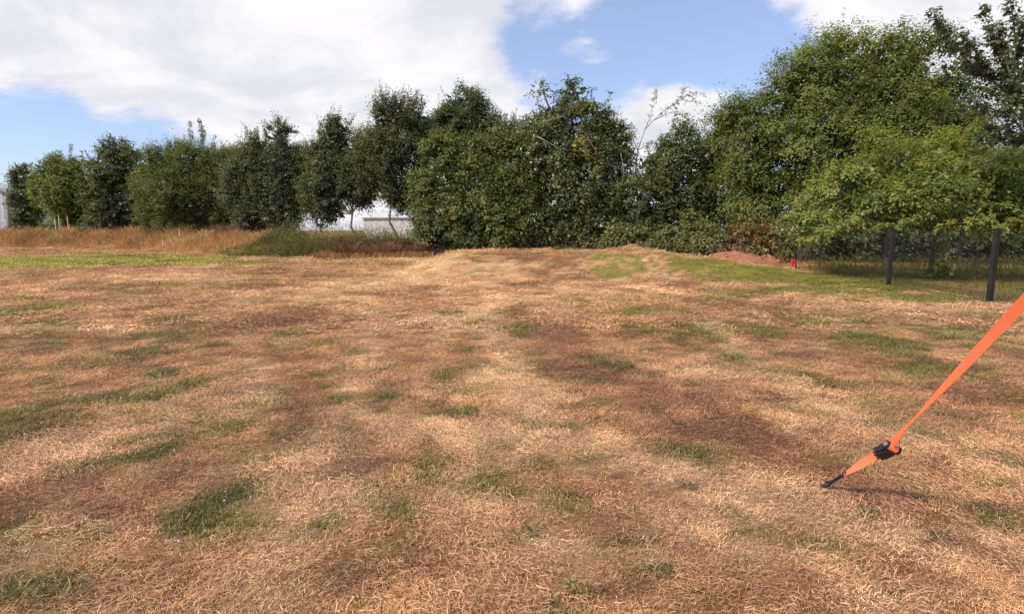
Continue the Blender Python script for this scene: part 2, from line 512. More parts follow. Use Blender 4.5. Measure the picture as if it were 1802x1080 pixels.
def mat_ground():
    m, N, bs, out = new_mat('ground_turf')
    geo = N.n('ShaderNodeNewGeometry').outputs['Position']
    a = N.attr('gcol').outputs['Color']
    n1 = N.noise(geo, 26.0, 5, 0.65)
    n2 = N.noise(geo, 5.0, 4, 0.6)
    k = N.math('ADD', N.math('MULTIPLY', N.ramp(n1, 0.25, 0.75), 0.75), N.math('MULTIPLY', n2, 0.5))
    k = N.math('ADD', k, 0.26)
    cc = N.n('ShaderNodeCombineColor')
    for i in range(3):
        N.put(cc.inputs[i], k)
    N.put(bs.inputs['Base Color'], N.mix(1.0, a, cc.outputs[0], 'MULTIPLY'))
    bs.inputs['Roughness'].default_value = 0.95
    bs.inputs['Specular IOR Level'].default_value = 0.1
    b = N.n('ShaderNodeBump'); b.inputs['Strength'].default_value = 0.7; b.inputs['Distance'].default_value = 0.03
    N.put(b.inputs['Height'], N.noise(geo, 40.0, 5, 0.7))
    N.put(bs.inputs['Normal'], b.outputs[0])
    return m

def mat_blade():
    m, N, bs, out = new_mat('turf_blades')
    a = N.attr('gcol', 'INSTANCER').outputs['Color']
    r = N.attr('rnd').outputs['Fac']
    hsel = N.attr('pale').outputs['Fac']
    k = N.math('ADD', N.math('MULTIPLY', r, 1.10), 0.50)
    cc = N.n('ShaderNodeCombineColor')
    for i in range(3):
        N.put(cc.inputs[i], k)
    base = N.mix(1.0, a, cc.outputs[0], 'MULTIPLY')
    col = N.mix(N.math('MULTIPLY', hsel, 0.55), base, rgb(0.62, 0.42, 0.24))
    N.put(bs.inputs['Base Color'], col)
    bs.inputs['Roughness'].default_value = 0.6
    bs.inputs['Specular IOR Level'].default_value = 0.25
    return m

def mat_leaf(name, c_lo, c_hi, trans=0.3, rough=0.5, spec=0.35, odd=None, odd_share=0.0):
    m, N, bs, out = new_mat(name)
    r = N.attr('rnd').outputs['Fac']
    t = N.attr('tone').outputs['Fac']
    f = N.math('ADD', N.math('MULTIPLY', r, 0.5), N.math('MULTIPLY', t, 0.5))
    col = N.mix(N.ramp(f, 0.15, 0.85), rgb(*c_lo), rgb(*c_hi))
    if odd is not None:
        o = N.attr('odd').outputs['Fac']
        col = N.mix(o, col, rgb(*odd))
    N.put(bs.inputs['Base Color'], col)
    bs.inputs['Roughness'].default_value = rough
    bs.inputs['Specular IOR Level'].default_value = spec
    tr = N.n('ShaderNodeBsdfTranslucent')
    N.put(tr.inputs['Color'], N.mix(1.0, col, rgb(1.5, 1.55, 0.7), 'MULTIPLY'))
    ms = N.n('ShaderNodeMixShader'); ms.inputs[0].default_value = trans
    m.node_tree.links.new(bs.outputs[0], ms.inputs[1])
    m.node_tree.links.new(tr.outputs[0], ms.inputs[2])
    m.node_tree.links.new(ms.outputs[0], out.inputs[0])
    return m

def mat_bark(name, col):
    return mat_simple(name, col, 0.9, 0, 0.4, 3.0, 0.6)

M_GROUND = mat_ground()
M_BLADE = mat_blade()
M_BARK = mat_bark('grey_brown_bark', (0.12, 0.095, 0.075))
M_BARKP = mat_bark('pale_bark', (0.30, 0.26, 0.22))
M_DEAD = mat_bark('bare_grey_wood', (0.25, 0.225, 0.185))

# ------------------------------------------------------------------ ground sheet
def build_ground():
    def axis(lim, near, n, pw):
        t = np.linspace(-1, 1, n)
        k = 5.2
        return np.sinh(t * k) / math.sinh(k) * lim
    xs = np.unique(np.concatenate([np.arange(-16, 16.01, 0.16), np.arange(-60, -16, 0.6), np.arange(16.2, 50, 0.8),
                                   -np.geomspace(60, 1500, 24), np.geomspace(50, 1500, 24)]))
    ys = np.unique(np.concatenate([np.arange(-4, 1, 0.25), np.arange(1, 9, 0.08), np.arange(9, 32, 0.16), np.arange(32, 62, 0.35),
                                   -np.geomspace(4, 400, 22), np.geomspace(62, 2500, 30)]))
    X, Y = np.meshgrid(xs, ys)
    x, y = X.ravel(), Y.ravel()
    V = np.stack([x, y, height(x, y)], 1)
    nx, ny = len(xs), len(ys)
    i, j = np.meshgrid(np.arange(nx - 1), np.arange(ny - 1))
    b = (j * nx + i).ravel()
    q = np.stack([b, b + 1, b + nx + 1, b + nx], 1)
    me = mesh_np('ground', V, q, smooth=True)
    c, g, s, bey = ground_colour(x, y)
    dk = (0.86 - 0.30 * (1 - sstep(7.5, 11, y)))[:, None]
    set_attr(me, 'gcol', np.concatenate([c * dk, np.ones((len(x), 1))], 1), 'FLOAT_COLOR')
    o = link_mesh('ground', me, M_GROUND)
    o['kind'] = 'structure'
build_ground()

# ------------------------------------------------------------------ grass scattered over the field (geometry nodes, instanced clumps)
def clump_mesh(name, n, rad, lmin, lmax, wmin, wmax, lie, seed, pale=0.2, fan=9.0):
    """n bent blades; lie = 1 flat on the ground, 0 upright"""
    g = np.random.default_rng(seed)
    a = g.uniform(0, 2 * np.pi, n)
    rr = rad * np.sqrt(g.uniform(0, 1, n))
    base = np.stack([rr * np.cos(a), rr * np.sin(a), np.zeros(n)], 1)
    h = g.normal(0, fan, n)
    L = g.uniform(lmin, lmax, n)
    W = g.uniform(wmin, wmax, n)
    el = np.clip(g.normal((1 - lie) * 1.25, 0.28, n), 0.02, 1.5)
    hd = np.stack([np.cos(h), np.sin(h), np.zeros(n)], 1)
    turn = g.normal(0, 0.5, n)
    hd2 = np.stack([np.cos(h + turn), np.sin(h + turn), np.zeros(n)], 1)
    up = np.array([0, 0, 1.0])
    d1 = hd * np.cos(el)[:, None] + up * np.sin(el)[:, None]
    el2 = el * g.uniform(0.0, 0.75, n) - 0.12
    d2 = hd2 * np.cos(el2)[:, None] + up * np.sin(el2)[:, None]
    base[:, 2] = g.uniform(-0.004, 0.016, n) * (lmax / 0.07)
    p1 = base + d1 * (L * 0.5)[:, None]
    p2 = p1 + d2 * (L * 0.5)[:, None]
    roll = g.uniform(-0.7, 0.7, n)
    side = np.stack([-np.sin(h), np.cos(h), np.zeros(n)], 1) * np.cos(roll)[:, None] + up * np.sin(roll)[:, None]
    w = (W / 2)[:, None]
    V = np.stack([base - side * w, base + side * w, p1 + side * w * 0.9, p1 - side * w * 0.9, p2], 1).reshape(-1, 3)
    b = np.arange(n) * 5
    q = np.stack([b, b + 1, b + 2, b + 3], 1)
    t = np.stack([b + 3, b + 2, b + 4], 1)
    me = mesh_np(name, V, q, t)
    set_attr(me, 'rnd', np.repeat(g.uniform(0, 1, n), 5))
    set_attr(me, 'pale', np.repeat((g.uniform(0, 1, n) < pale) * g.uniform(0.4, 1, n), 5))
    me.materials.append(M_BLADE)
    return me

def gn_scatter(name, pts, rot, scale, idx, gcol, meshes, label):
    """a vertex cloud carrying attributes; the modifier sets one clump on every vertex"""
    src = bpy.data.collections.new(name + '_clumps')
    for i, me in enumerate(meshes):
        o = bpy.data.objects.new('%s_clump_%02d' % (name, i), me)
        src.objects.link(o)
    me = bpy.data.meshes.new(name)
    me.vertices.add(len(pts))
    me.vertices.foreach_set('co', np.asarray(pts, dtype=np.float32).ravel())
    me.update()
    set_attr(me, 'rot', rot, 'FLOAT_VECTOR')
    set_attr(me, 'scl', scale, 'FLOAT')
    set_attr(me, 'gcol', np.concatenate([gcol, np.ones((len(pts), 1))], 1), 'FLOAT_COLOR')
    a = me.attributes.new('pick', 'INT', 'POINT')
    a.data.foreach_set('value', np.asarray(idx, dtype=np.int32))
    o = link_mesh(name, me)
    ng = bpy.data.node_groups.new(name + '_scatter', 'GeometryNodeTree')
    ng.interface.new_socket('Geometry', in_out='INPUT', socket_type='NodeSocketGeometry')
    ng.interface.new_socket('Geometry', in_out='OUTPUT', socket_type='NodeSocketGeometry')
    gi = ng.nodes.new('NodeGroupInput'); go = ng.nodes.new('NodeGroupOutput')
    ci = ng.nodes.new('GeometryNodeCollectionInfo')
    ci.inputs['Collection'].default_value = src
    ci.inputs['Separate Children'].default_value = True
    ci.inputs['Reset Children'].default_value = True
    ip = ng.nodes.new('GeometryNodeInstanceOnPoints')
    ip.inputs['Pick Instance'].default_value = True
    def named(n, typ):
        nd = ng.nodes.new('GeometryNodeInputNamedAttribute')
        nd.data_type = typ
        nd.inputs['Name'].default_value = n
        return [s for s in nd.outputs if s.enabled and s.name == 'Attribute'][0]
    L = ng.links.new
    L(gi.outputs[0], ip.inputs['Points'])
    L(ci.outputs[0], ip.inputs['Instance'])
    L(named('pick', 'INT'), ip.inputs['Instance Index'])
    L(named('rot', 'FLOAT_VECTOR'), ip.inputs['Rotation'])
    L(named('scl', 'FLOAT'), ip.inputs['Scale'])
    L(ip.outputs[0], go.inputs[0])
    md = o.modifiers.new('scatter', 'NODES')
    md.node_group = ng
    tag(o, label, 'grass', kind='stuff')
    return o

def build_grass():
    near = [clump_mesh('near_dry', 120, .13, .014, .062, .0012, .0028, .80, 200 + i, .20, 1.05) for i in range(8)]
    near[5:] = [clump_mesh('near_stubble', 120, .13, .010, .032, .0014, .0030, .45, 220 + i, .20, 9.0) for i in range(3)]
    near += [clump_mesh('near_green', 96, .12, .022, .060, .0013, .0032, .48, 230 + i, .10) for i in range(4)]
    mid = [clump_mesh('mid_dry', 60, .28, .05, .13, .0045, .009, .78, 260 + i, .24, 1.0) for i in range(6)]
    mid += [clump_mesh('mid_green', 60, .26, .04, .08, .004, .008, .55, 280 + i, .08) for i in range(3)]
    far = [clump_mesh('far_dry', 70, .60, .07, .16, .010, .018, .78, 300 + i, .2) for i in range(4)]
    far += [clump_mesh('far_green', 70, .55, .06, .13, .010, .018, .6, 320 + i, .05) for i in range(3)]
    def zone(name, y0, y1, dens, meshes, nd, label, soft=0.0, tf=5.5):
        half = lambda y: 1.02 * y + 1.6
        area = (y1 - y0) * 2 * half(y1)
        n = int(area * dens)
        y = rng.uniform(y0, y1, n); x = rng.uniform(-1, 1, n) * half(y1)
        y = y + rng.normal(0, 1, n) * soft
        k = (np.abs(x) < half(y)) & (y > y0 - 2 * soft - .1)
        x, y = x[k], y[k]
        jit = 0.012 + 0.005 * y
        c, g, soil, bey = ground_colour(x + rng.normal(0, 1, len(x)) * jit, y + rng.normal(0, 1, len(x)) * jit * 1.5)
        thin = fbm(x * 2.2, y * 2.2, 401, 3)
        keep = (soil < 0.4) & (bey < 0.5) & (rng.uniform(0, 1, len(x)) < 0.74 + 0.75 * (thin - 0.25))
        bank = (x < -13) & (y > bank_front(x) + 0.6)
        keep &= ~bank
        x, y, c, g = x[keep], y[keep], c[keep], g[keep]
        isg = rng.uniform(0, 1, len(x)) < g * 0.95
        idx = np.where(isg, nd + rng.integers(0, len(meshes) - nd, len(x)), rng.integers(0, nd, len(x)))
        rot = np.stack([rng.normal(0, .05, len(x)), rng.normal(0, .05, len(x)), 12.0 * fbm(x * .8, y * .8, 611, 3) + rng.normal(0, .7, len(x))], 1)
        big = fbm(x * 1.3, y * 1.3, 433, 2)
        sc = rng.uniform(.75, 1.15, len(x)) * (0.72 + 0.62 * big)
        tuft = fbm(x * tf, y * tf, 457, 3, .6)
        c = c * (rng.uniform(0.80, 1.2, len(x)) * np.clip(0.10 + 1.80 * tuft, .3, 1.8))[:, None]
        gn_scatter(name, np.stack([x, y, height(x, y)], 1), rot, sc, idx, c, meshes, label)
    zone('grass', 0.9, 8.5, 185, near, 8, 'short sun-dried straw-coloured grass covering the near part of the field')
    zone('grass', 8.5, 22.5, 20, mid, 6, 'parched grass with green patches in the middle of the field', .4, 2.4)
    zone('grass', 22.5, 47.0, 5, far, 4, 'pale mown grass at the far edge of the field below the trees', .8, 1.1)
build_grass()

# ------------------------------------------------------------------ leaves
def leaf_mesh(name, P, D, Nn, L, W, tone, odd=None, fold=0.18):
    """kite-shaped leaves: base, two shoulders, tip"""
    n = len(P)
    D = D / np.maximum(np.linalg.norm(D, axis=1, keepdims=True), 1e-6)
    S = np.cross(D, Nn); S /= np.maximum(np.linalg.norm(S, axis=1, keepdims=True), 1e-6)
    U = np.cross(S, D)
    L = L[:, None]; W = W[:, None]
    b = P
    m = P + D * L * 0.45
    V = np.stack([b, m + S * W * 0.5 + U * W * fold, P + D * L - U * L * 0.10, m - S * W * 0.5 + U * W * fold], 1).reshape(-1, 3)
    i = np.arange(n) * 4
    me = mesh_np(name, V, np.stack([i, i + 1, i + 2, i + 3], 1))
    set_attr(me, 'rnd', np.repeat(rng.uniform(0, 1, n), 4))
    set_attr(me, 'tone', np.repeat(tone, 4))
    if odd is not None:
        set_attr(me, 'odd', np.repeat(odd, 4))
    return me

def unit(v):
    return v / np.maximum(np.linalg.norm(v, axis=-1, keepdims=True), 1e-6)

def sprays(O, Dd, ln, m, L, W, droop, tone, jitter=0.25, flat=0.5):
    """m leaves along each twig; returns leaf arrays"""
    n = len(O)
    t = (np.arange(m)[None, :] + rng.uniform(0.1, 0.9, (n, m))) / m
    T = t[..., None]
    ax = unit(Dd)[:, None, :]
    pos = O[:, None, :] + ax * (ln[:, None, None] * T)
    pos = pos + np.array([0, 0, -1.0]) * (droop * ln[:, None, None] * T ** 2)
    side = unit(np.cross(ax, np.array([0.05, 0.02, 1.0])) + 1e-4)
    sgn = np.where(np.arange(m) % 2 == 0, 1.0, -1.0)[None, :, None]
    rnd = rng.normal(0, 1, (n, m, 3))
    dirs = ax * 0.42 + side * sgn * 0.8 + rnd * 0.36 + np.array([0, 0, -1.0]) * (0.2 + droop * 0.8)
    nor = np.array([0, 0, 1.0]) * flat + rng.normal(0, 1, (n, m, 3)) * (1 - flat) * 0.75 + ax * 0.55
    pos = pos + rnd * (ln[:, None, None] * jitter * 0.25)
    Ls = L * rng.uniform(0.7, 1.3, (n, m)) * (1 - 0.35 * t)
    Ws = W * rng.uniform(0.75, 1.25, (n, m)) * (1 - 0.3 * t)
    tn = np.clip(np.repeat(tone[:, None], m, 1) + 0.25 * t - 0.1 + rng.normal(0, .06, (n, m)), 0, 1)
    f = lambda a: a.reshape(-1, 3)
    return f(pos), unit(f(dirs)), unit(f(nor)), Ls.ravel(), Ws.ravel(), tn.ravel()

def crown_leaves(lobes, Z, S):
    """lobes: (px, py, rx, ry, dz, weight[, up]) in photo pixels at depth Z + dz"""
    out = []
    inner = []
    clumps = []
    ztop = max(at(l[0], l[1] - l[3], Z + l[4])[2] for l in lobes)
    for lb in lobes:
        px, py, rx, ry, dz = lb[:5]
        wgt = lb[5] if len(lb) > 5 else 1.0
        up = lb[6] if len(lb) > 6 else S['up']
        zz = Z + dz
        c = at(px, py, zz)
        k = zz / F
        rad = np.array([rx * k, S.get('deep', 0.85) * 0.5 * (rx + ry) * k, ry * k])
        area = math.pi * rad[0] * rad[2]
        nleaf = 1.05 * S['cover'] * wgt * area / (S['L'] * S['W'] * 0.5)
        nspray = max(int(nleaf / S['m']), 4)
        ncl = max(int(area * S.get('clump', 2.6)), 6)
        # clump centres spread through the outer shell of the lobe
        v = unit(rng.normal(0, 1, (ncl, 3)))
        flip = (v[:, 1] > 0.25) & (rng.uniform(0, 1, ncl) < 0.55)
        v[flip, 1] *= -1
        rr = rng.uniform(0.25, 1.0, ncl) ** 0.5
        cc = c + v * rad * rr[:, None] * 0.88
        cr = rng.uniform(0.7, 1.35, ncl) * S.get('crad', 0.31) * (rad.mean() ** 0.6)
        ctone = np.clip(rng.normal(0.40, 0.28, ncl) + 0.22 * v[:, 2], 0, 1)  # upper clumps toned lighter: light from above put into the leaf colour
        which = rng.integers(0, ncl, nspray)
        vv = unit(rng.normal(0, 1, (nspray, 3)))
        O = cc[which] + vv * np.array([1.25, 1.25, 1.0]) ** S.get('layer', 0) * np.array([1, 1, S.get('flatc', 1.0)]) * (cr[which] * rng.uniform(0.1, 1.0, nspray) ** 0.5)[:, None]
        O[:, 2] = np.maximum(O[:, 2], 0.08)
        outw = unit((O - c) / rad)
        Dd = unit(outw * S['out'] + vv * 0.45 + rng.normal(0, 1, (nspray, 3)) * 0.35 + np.array([0, 0, up]))
        ln = S['twig'] * rng.uniform(0.5, 1.35, nspray)
        # a few long leaders break the outline
        lead = (rng.uniform(0, 1, nspray) < S.get('lead', 0.03)) & (outw[:, 2] > 0.15)
        ln[lead] *= 1.5
        Dd[lead] = unit(Dd[lead] + np.array([0, 0, 0.9]) * (1 if up > 0.2 else 0.3))
        out.append(sprays(O, Dd, ln, S['m'], S['L'], S['W'], S['droop'], ctone[which], flat=S.get('flat', 0.5)))
        # slim leafy shoots standing out of the top of the crown
        nsh = int(area * S.get('shoots', 1.3)) + 1
        sv = unit(np.stack([rng.normal(0, .75, nsh), rng.normal(0, .75, nsh), np.abs(rng.normal(0, .8, nsh)) + .25], 1))
        So = c + sv * rad * rng.uniform(.8, .98, nsh)[:, None]
        Sd = unit(sv * .8 + np.array([0, 0, .5 + 1.2 * max(up, 0)]) + rng.normal(0, .2, (nsh, 3)))
        sl = S.get('shoot_len', .85) * rng.uniform(.4, 1.25, nsh)
        out.append(sprays(So, Sd, sl, 22, S['L'] * .85, S['W'] * .85, S['droop'] * .6, np.clip(rng.normal(.5, .2, nsh), 0, 1), .10, .5))
        if wgt >= 0.8:                       # oversized leaves added inside, toned dark to deepen the crown and block sky
            ni = int(area * S.get('inner', 17) * (36 / zz) ** 2)
            q = unit(rng.normal(0, 1, (ni, 3))) * (rng.uniform(0, 1, ni) ** .4)[:, None] * 0.66
            Pi = c + q * rad
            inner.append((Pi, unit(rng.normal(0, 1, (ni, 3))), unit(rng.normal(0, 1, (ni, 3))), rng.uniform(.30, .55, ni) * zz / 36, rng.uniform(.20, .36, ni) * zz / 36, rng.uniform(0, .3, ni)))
        clumps.append((c, rad, cc[:: max(1, ncl // 6)]))
    cat = [np.concatenate([o[i] for o in out + inner]) for i in range(6)]
    return cat, clumps

def limb_pts(a, b, n=6, sag=0.08, seed=0):
    g = np.random.default_rng(seed)
    a = np.asarray(a); b = np.asarray(b)
    L = np.linalg.norm(b - a)
    pts = []
    for i in range(n + 1):
        t = i / n
        p = a + (b - a) * t + np.array([0, 0, 1]) * sag * L * math.sin(math.pi * t)
        if 0 < i < n:
            p = p + g.normal(0, 0.025, 3) * L
        pts.append(p)
    return pts

def make_tree(name, label, cat, Z, base_px, lobes, S, mat, trunk_r=0.13, bark=None, group=None, stems=1, odd=None, limb_depth=1.0, lean=.6):
    bx = at(base_px, HZ, Z)
    z0 = float(height(np.array([bx[0]]), np.array([bx[1]]))[0])
    root = empty(name, (bx[0], bx[1], z0))
    tag(root, label, cat, group)
    off = np.array([bx[0], bx[1], z0])
    (P, D, Nn, L, W, tone), clumps = crown_leaves(lobes, Z, S)
    gz = height(P[:, 0], P[:, 1])
    keep = P[:, 2] > gz + 0.05
    P, D, Nn, L, W, tone = P[keep], D[keep], Nn[keep], L[keep], W[keep], tone[keep]
    od = None
    if odd is not None:
        od = odd(P)
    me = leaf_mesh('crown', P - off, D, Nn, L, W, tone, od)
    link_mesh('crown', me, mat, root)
    # trunk and limbs
    cs = np.array([c for c, r, k in clumps])
    top = cs[np.argmax(cs[:, 2])]
    for s in range(stems):
        mb = MB()
        o2 = np.array([rng.normal(0, .25) if stems > 1 else 0, rng.normal(0, .25) if stems > 1 else 0, -0.15])
        tgt = (top if s == 0 else cs[rng.integers(0, len(cs))]) - off
        tgt = tgt * np.array([lean, lean, 0.95])
        pts = limb_pts(o2, tgt, 8, 0.0, 17 + s)
        rads = [trunk_r * (1.25 if i == 0 else 1.0) * (1 - 0.85 * i / 8) for i in range(9)]
        mb.tube(pts, rads, 8)
        mb.build('trunk', bark or M_BARK, root, True)
        if s == 0:
            spine = pts
    mb = MB()
    for j, (c, r, kk) in enumerate(clumps):
        zc = c[2] - z0
        i = int(np.clip(8 * (zc * 0.55) / max(top[2] - z0, 0.5), 3, 6))
        a = spine[i]
        mb.tube(limb_pts(a, c - off, 5, 0.05, j), [trunk_r * 0.5 * (1 - 0.13 * q) for q in range(6)], 6)
        for q, k in enumerate(kk[:int(5 * limb_depth)]):
            mb.tube(limb_pts(c - off, k - off, 3, 0.04, j * 7 + q), [trunk_r * 0.2, trunk_r * 0.15, trunk_r * 0.1, trunk_r * 0.05], 5)
    mb.build('limbs', bark or M_BARK, root, True)
    return root, off, clumps

# leaf materials
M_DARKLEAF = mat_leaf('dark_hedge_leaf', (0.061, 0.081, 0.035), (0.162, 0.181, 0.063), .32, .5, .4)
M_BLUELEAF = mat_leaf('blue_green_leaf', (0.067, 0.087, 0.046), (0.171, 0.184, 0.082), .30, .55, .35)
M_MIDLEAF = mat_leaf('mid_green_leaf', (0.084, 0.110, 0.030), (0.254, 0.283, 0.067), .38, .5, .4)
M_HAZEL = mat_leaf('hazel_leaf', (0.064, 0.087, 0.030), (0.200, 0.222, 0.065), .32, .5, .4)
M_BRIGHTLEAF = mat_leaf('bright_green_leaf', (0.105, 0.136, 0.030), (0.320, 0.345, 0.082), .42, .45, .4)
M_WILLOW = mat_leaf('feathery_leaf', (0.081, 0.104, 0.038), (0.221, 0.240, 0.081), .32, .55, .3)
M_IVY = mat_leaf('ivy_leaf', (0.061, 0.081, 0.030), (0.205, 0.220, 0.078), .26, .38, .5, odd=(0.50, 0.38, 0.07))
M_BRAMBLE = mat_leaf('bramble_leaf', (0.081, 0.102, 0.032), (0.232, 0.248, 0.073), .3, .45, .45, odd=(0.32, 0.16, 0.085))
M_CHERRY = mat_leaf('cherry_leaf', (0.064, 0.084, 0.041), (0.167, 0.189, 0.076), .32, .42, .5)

ROW = 'trees in the row behind the rough grass'
def SP(up=.25, out=.8, droop=.15, twig=.55, m=10, L=.17, W=.095, cover=5.0, **k):
    d = dict(up=up, out=out, droop=droop, twig=twig, m=m, L=L * 1.2, W=W * 1.22, cover=cover * 1.35); d.update(k); return d

# left-hand row, receding
make_tree('tree', 'narrow dark conical tree at the end of the row beside the grey metal shed', 'tree', 60, 46,
          [(44, 312, 18, 26, 0), (45, 345, 26, 32, 0), (50, 378, 29, 28, 0), (50, 400, 32, 16, 0), (64, 365, 16, 34, .4)],
          SP(.3, .8, .12, .6, L=.21, W=.12), M_DARKLEAF, .16, group=ROW)
T2 = make_tree('tree', 'round green tree with thin spiky top shoots right beside the conical tree', 'tree', 56, 115,
          [(105, 302, 30, 26, 0), (118, 322, 44, 36, 0), (108, 350, 38, 30, -1), (125, 370, 42, 26, 0), (110, 397, 46, 18, 0), (160, 385, 24, 26, .5), (150, 340, 26, 44, .6), (85, 330, 24, 36, .3), (98, 288, 14, 14, 0, .8), (135, 292, 16, 14, 0, .8)],
          SP(.3, .8, .12, .6, L=.20, W=.115), M_MIDLEAF, .16, group=ROW)
make_tree('tree', 'dark lobed tree with a rounded leafy head rising above its neighbours at left', 'tree', 51, 205,
          [(205, 272, 27, 26, 0), (195, 305, 44, 34, 0), (232, 292, 18, 26, 0), (175, 335, 34, 34, -1), (230, 340, 44, 40, 0), (190, 372, 40, 26, -1), (235, 380, 40, 24, 0), (200, 400, 62, 18, 0), (258, 335, 28, 46, .5), (272, 388, 30, 24, .3)],
          SP(.25, .85, .15, .65, L=.20, W=.12), M_DARKLEAF, .18, group=ROW)
T4 = make_tree('feathery_tree', 'wide pale feathery tree with two tall shoots sticking out of its top', 'tree', 46, 355,
          [(285, 290, 26, 32, 0), (330, 290, 44, 36, 0), (385, 300, 38, 34, 0), (310, 340, 50, 42, -1), (375, 345, 52, 44, 0), (330, 385, 60, 26, 0), (390, 385, 46, 26, 0), (268, 345, 26, 50, .6), (285, 385, 40, 24, .4), (420, 300, 20, 40, .8),
           (345, 408, 84, 16, 0)],
          SP(.85, .5, .05, .85, m=14, L=.17, W=.06, cover=5.5, shoots=4, shoot_len=1.0), M_WILLOW, .18, group=ROW)
T5 = make_tree('feathery_tree', 'bushy blue-green tree with ragged branch tips over the dark gap left of the pale trunk', 'tree', 41.5, 490,
          [(455, 265, 26, 28, 0), (490, 250, 22, 32, 0), (470, 300, 50, 36, 0), (515, 285, 22, 24, 0), (490, 340, 58, 36, 0), (445, 345, 34, 34, 0), (500, 372, 40, 18, 0), (440, 378, 34, 20, 0), (480, 396, 62, 14, 0), (540, 312, 30, 50, .4), (425, 320, 30, 50, .6), (540, 350, 24, 22, .4)],
          SP(.5, .7, .12, .75, m=12, L=.17, W=.075, shoots=4, shoot_len=1.0), M_BLUELEAF, .18, group=ROW)
T6 = make_tree('tree', 'dark tree on a slim pale trunk in front of the pale warehouse gap', 'tree', 38.5, 627,
          [(580, 248, 18, 36, 0), (600, 240, 22, 30, 0), (632, 268, 26, 30, 0), (590, 300, 44, 40, 0), (628, 315, 32, 40, -.5), (585, 350, 38, 26, 0), (588, 372, 26, 14, .5), (562, 290, 24, 40, .3), (570, 335, 36, 40, .5), (560, 370, 24, 22, .5), (650, 335, 26, 28, .3), (642, 340, 22, 18, 0)],
          SP(.45, .75, .2, .7, m=12, L=.17, W=.085, shoots=4, shoot_len=1.0), M_DARKLEAF, .10, bark=M_BARKP, group=ROW, lean=.12)
T7 = make_tree('feathery_tree', 'tall upright tree with many pointed shoots and a thin bare trunk', 'tree', 36.5, 694,
          [(675, 215, 18, 44, 0), (700, 205, 16, 36, 0), (730, 215, 24, 42, 0), (690, 265, 42, 42, 0), (740, 270, 38, 42, .5), (690, 310, 46, 36, 0), (735, 325, 32, 34, .5), (690, 346, 30, 18, 0), (652, 275, 20, 44, .5), (655, 310, 24, 36, .5), (725, 355, 40, 26, .6), (755, 385, 26, 30, 1)],
          SP(.9, .5, .05, .85, m=13, L=.16, W=.065, cover=4.4, shoots=4, shoot_len=1.0), M_BLUELEAF, .10, bark=M_BARKP, group=ROW, lean=.12)
# centre
make_tree('tree', 'dark round-headed tree standing behind the big bush between the pointed tree and the ivy tree', 'tree', 40, 815,
          [(770, 245, 26, 40, .4), (812, 190, 40, 32, 0), (795, 225, 48, 34, 0), (850, 225, 40, 36, 0), (890, 250, 46, 40, 0), (820, 275, 60, 50, 0), (905, 300, 50, 50, 0)],
          SP(.35, .75, .12, .7, m=11, L=.17, W=.09, cover=5.5), M_DARKLEAF, .2)
make_tree('hazel_bush', 'huge mid-green bush reaching to the ground behind the left end of the mound', 'bush', 33.5, 830,
          [(790, 275, 40, 30, 1), (850, 262, 40, 26, 1), (905, 280, 40, 36, .5), (745, 325, 26, 26, .5, .8), (768, 252, 18, 18, 1, .6), (880, 240, 22, 22, 1, .7), (938, 262, 24, 24, .6, .8), (770, 335, 44, 38, 0), (840, 330, 60, 50, 0), (900, 345, 50, 46, 0), (755, 390, 38, 36, -.5), (815, 392, 56, 44, -.5), (880, 400, 52, 42, -.5), (930, 390, 40, 46, 0), (800, 425, 60, 20, 0), (890, 430, 60, 18, 0)],
          SP(.15, .85, .35, .75, m=11, L=.16, W=.105, cover=5.2), M_HAZEL, .12, stems=3)

def odd_ivy(P):
    c = at(1022, 262, 33.5)
    d = np.sqrt((((P[:, 0] - c[0]) / 0.55) ** 2) + (((P[:, 2] - c[2]) / 0.75) ** 2))
    c2 = at(1040, 300, 33.5)
    d2 = np.sqrt((((P[:, 0] - c2[0]) / 0.8) ** 2) + (((P[:, 2] - c2[2]) / 1.2) ** 2))
    u = rng.uniform(0, 1, len(P))
    return ((u < 0.32 * (d < 1)) | (u < 0.05 * (d2 < 1)) | (u < 0.008)) * 1.0
IVY = make_tree('ivy_clad_tree', 'tall ivy-clad tree with bare dead limbs and a patch of yellow leaves behind the mound', 'tree', 35, 1010,
          [(1010, 168, 24, 26, 0), (982, 205, 30, 26, -.5), (1046, 208, 32, 32, 0), (1085, 240, 24, 24, 0), (1000, 240, 60, 44, -.5), (1065, 265, 44, 40, 0), (960, 280, 44, 46, -1), (1020, 310, 66, 54, -1), (1080, 330, 40, 50, 0), (985, 370, 52, 50, -1), (1050, 385, 56, 50, -1), (960, 415, 40, 28, -1), (1030, 425, 60, 20, -1), (955, 160, 20, 10, -.5, .35, .6), (930, 300, 36, 50, -.3), (948, 238, 28, 34, 0), (920, 350, 36, 40, -.3)],
          SP(.02, .85, .55, .8, m=12, L=.15, W=.115, cover=5.0, crad=.26), M_IVY, .22, odd=odd_ivy)
make_tree('shrub', 'dark tangled shrub mass between the ivy tree and the tall tree on the right', 'bush', 33, 1190,
          [(1150, 300, 40, 40, 0), (1200, 265, 36, 40, .5), (1250, 275, 40, 50, 1), (1120, 350, 40, 50, 0), (1190, 335, 56, 50, 0), (1260, 345, 50, 56, .5), (1150, 395, 50, 40, 0), (1230, 400, 60, 40, 0), (1310, 380, 50, 50, .5), (1195, 232, 22, 22, 1, .6), (1280, 230, 30, 30, 1)],
          SP(.15, .8, .35, .75, m=11, L=.15, W=.095, cover=5.0), M_DARKLEAF, .12, stems=3)
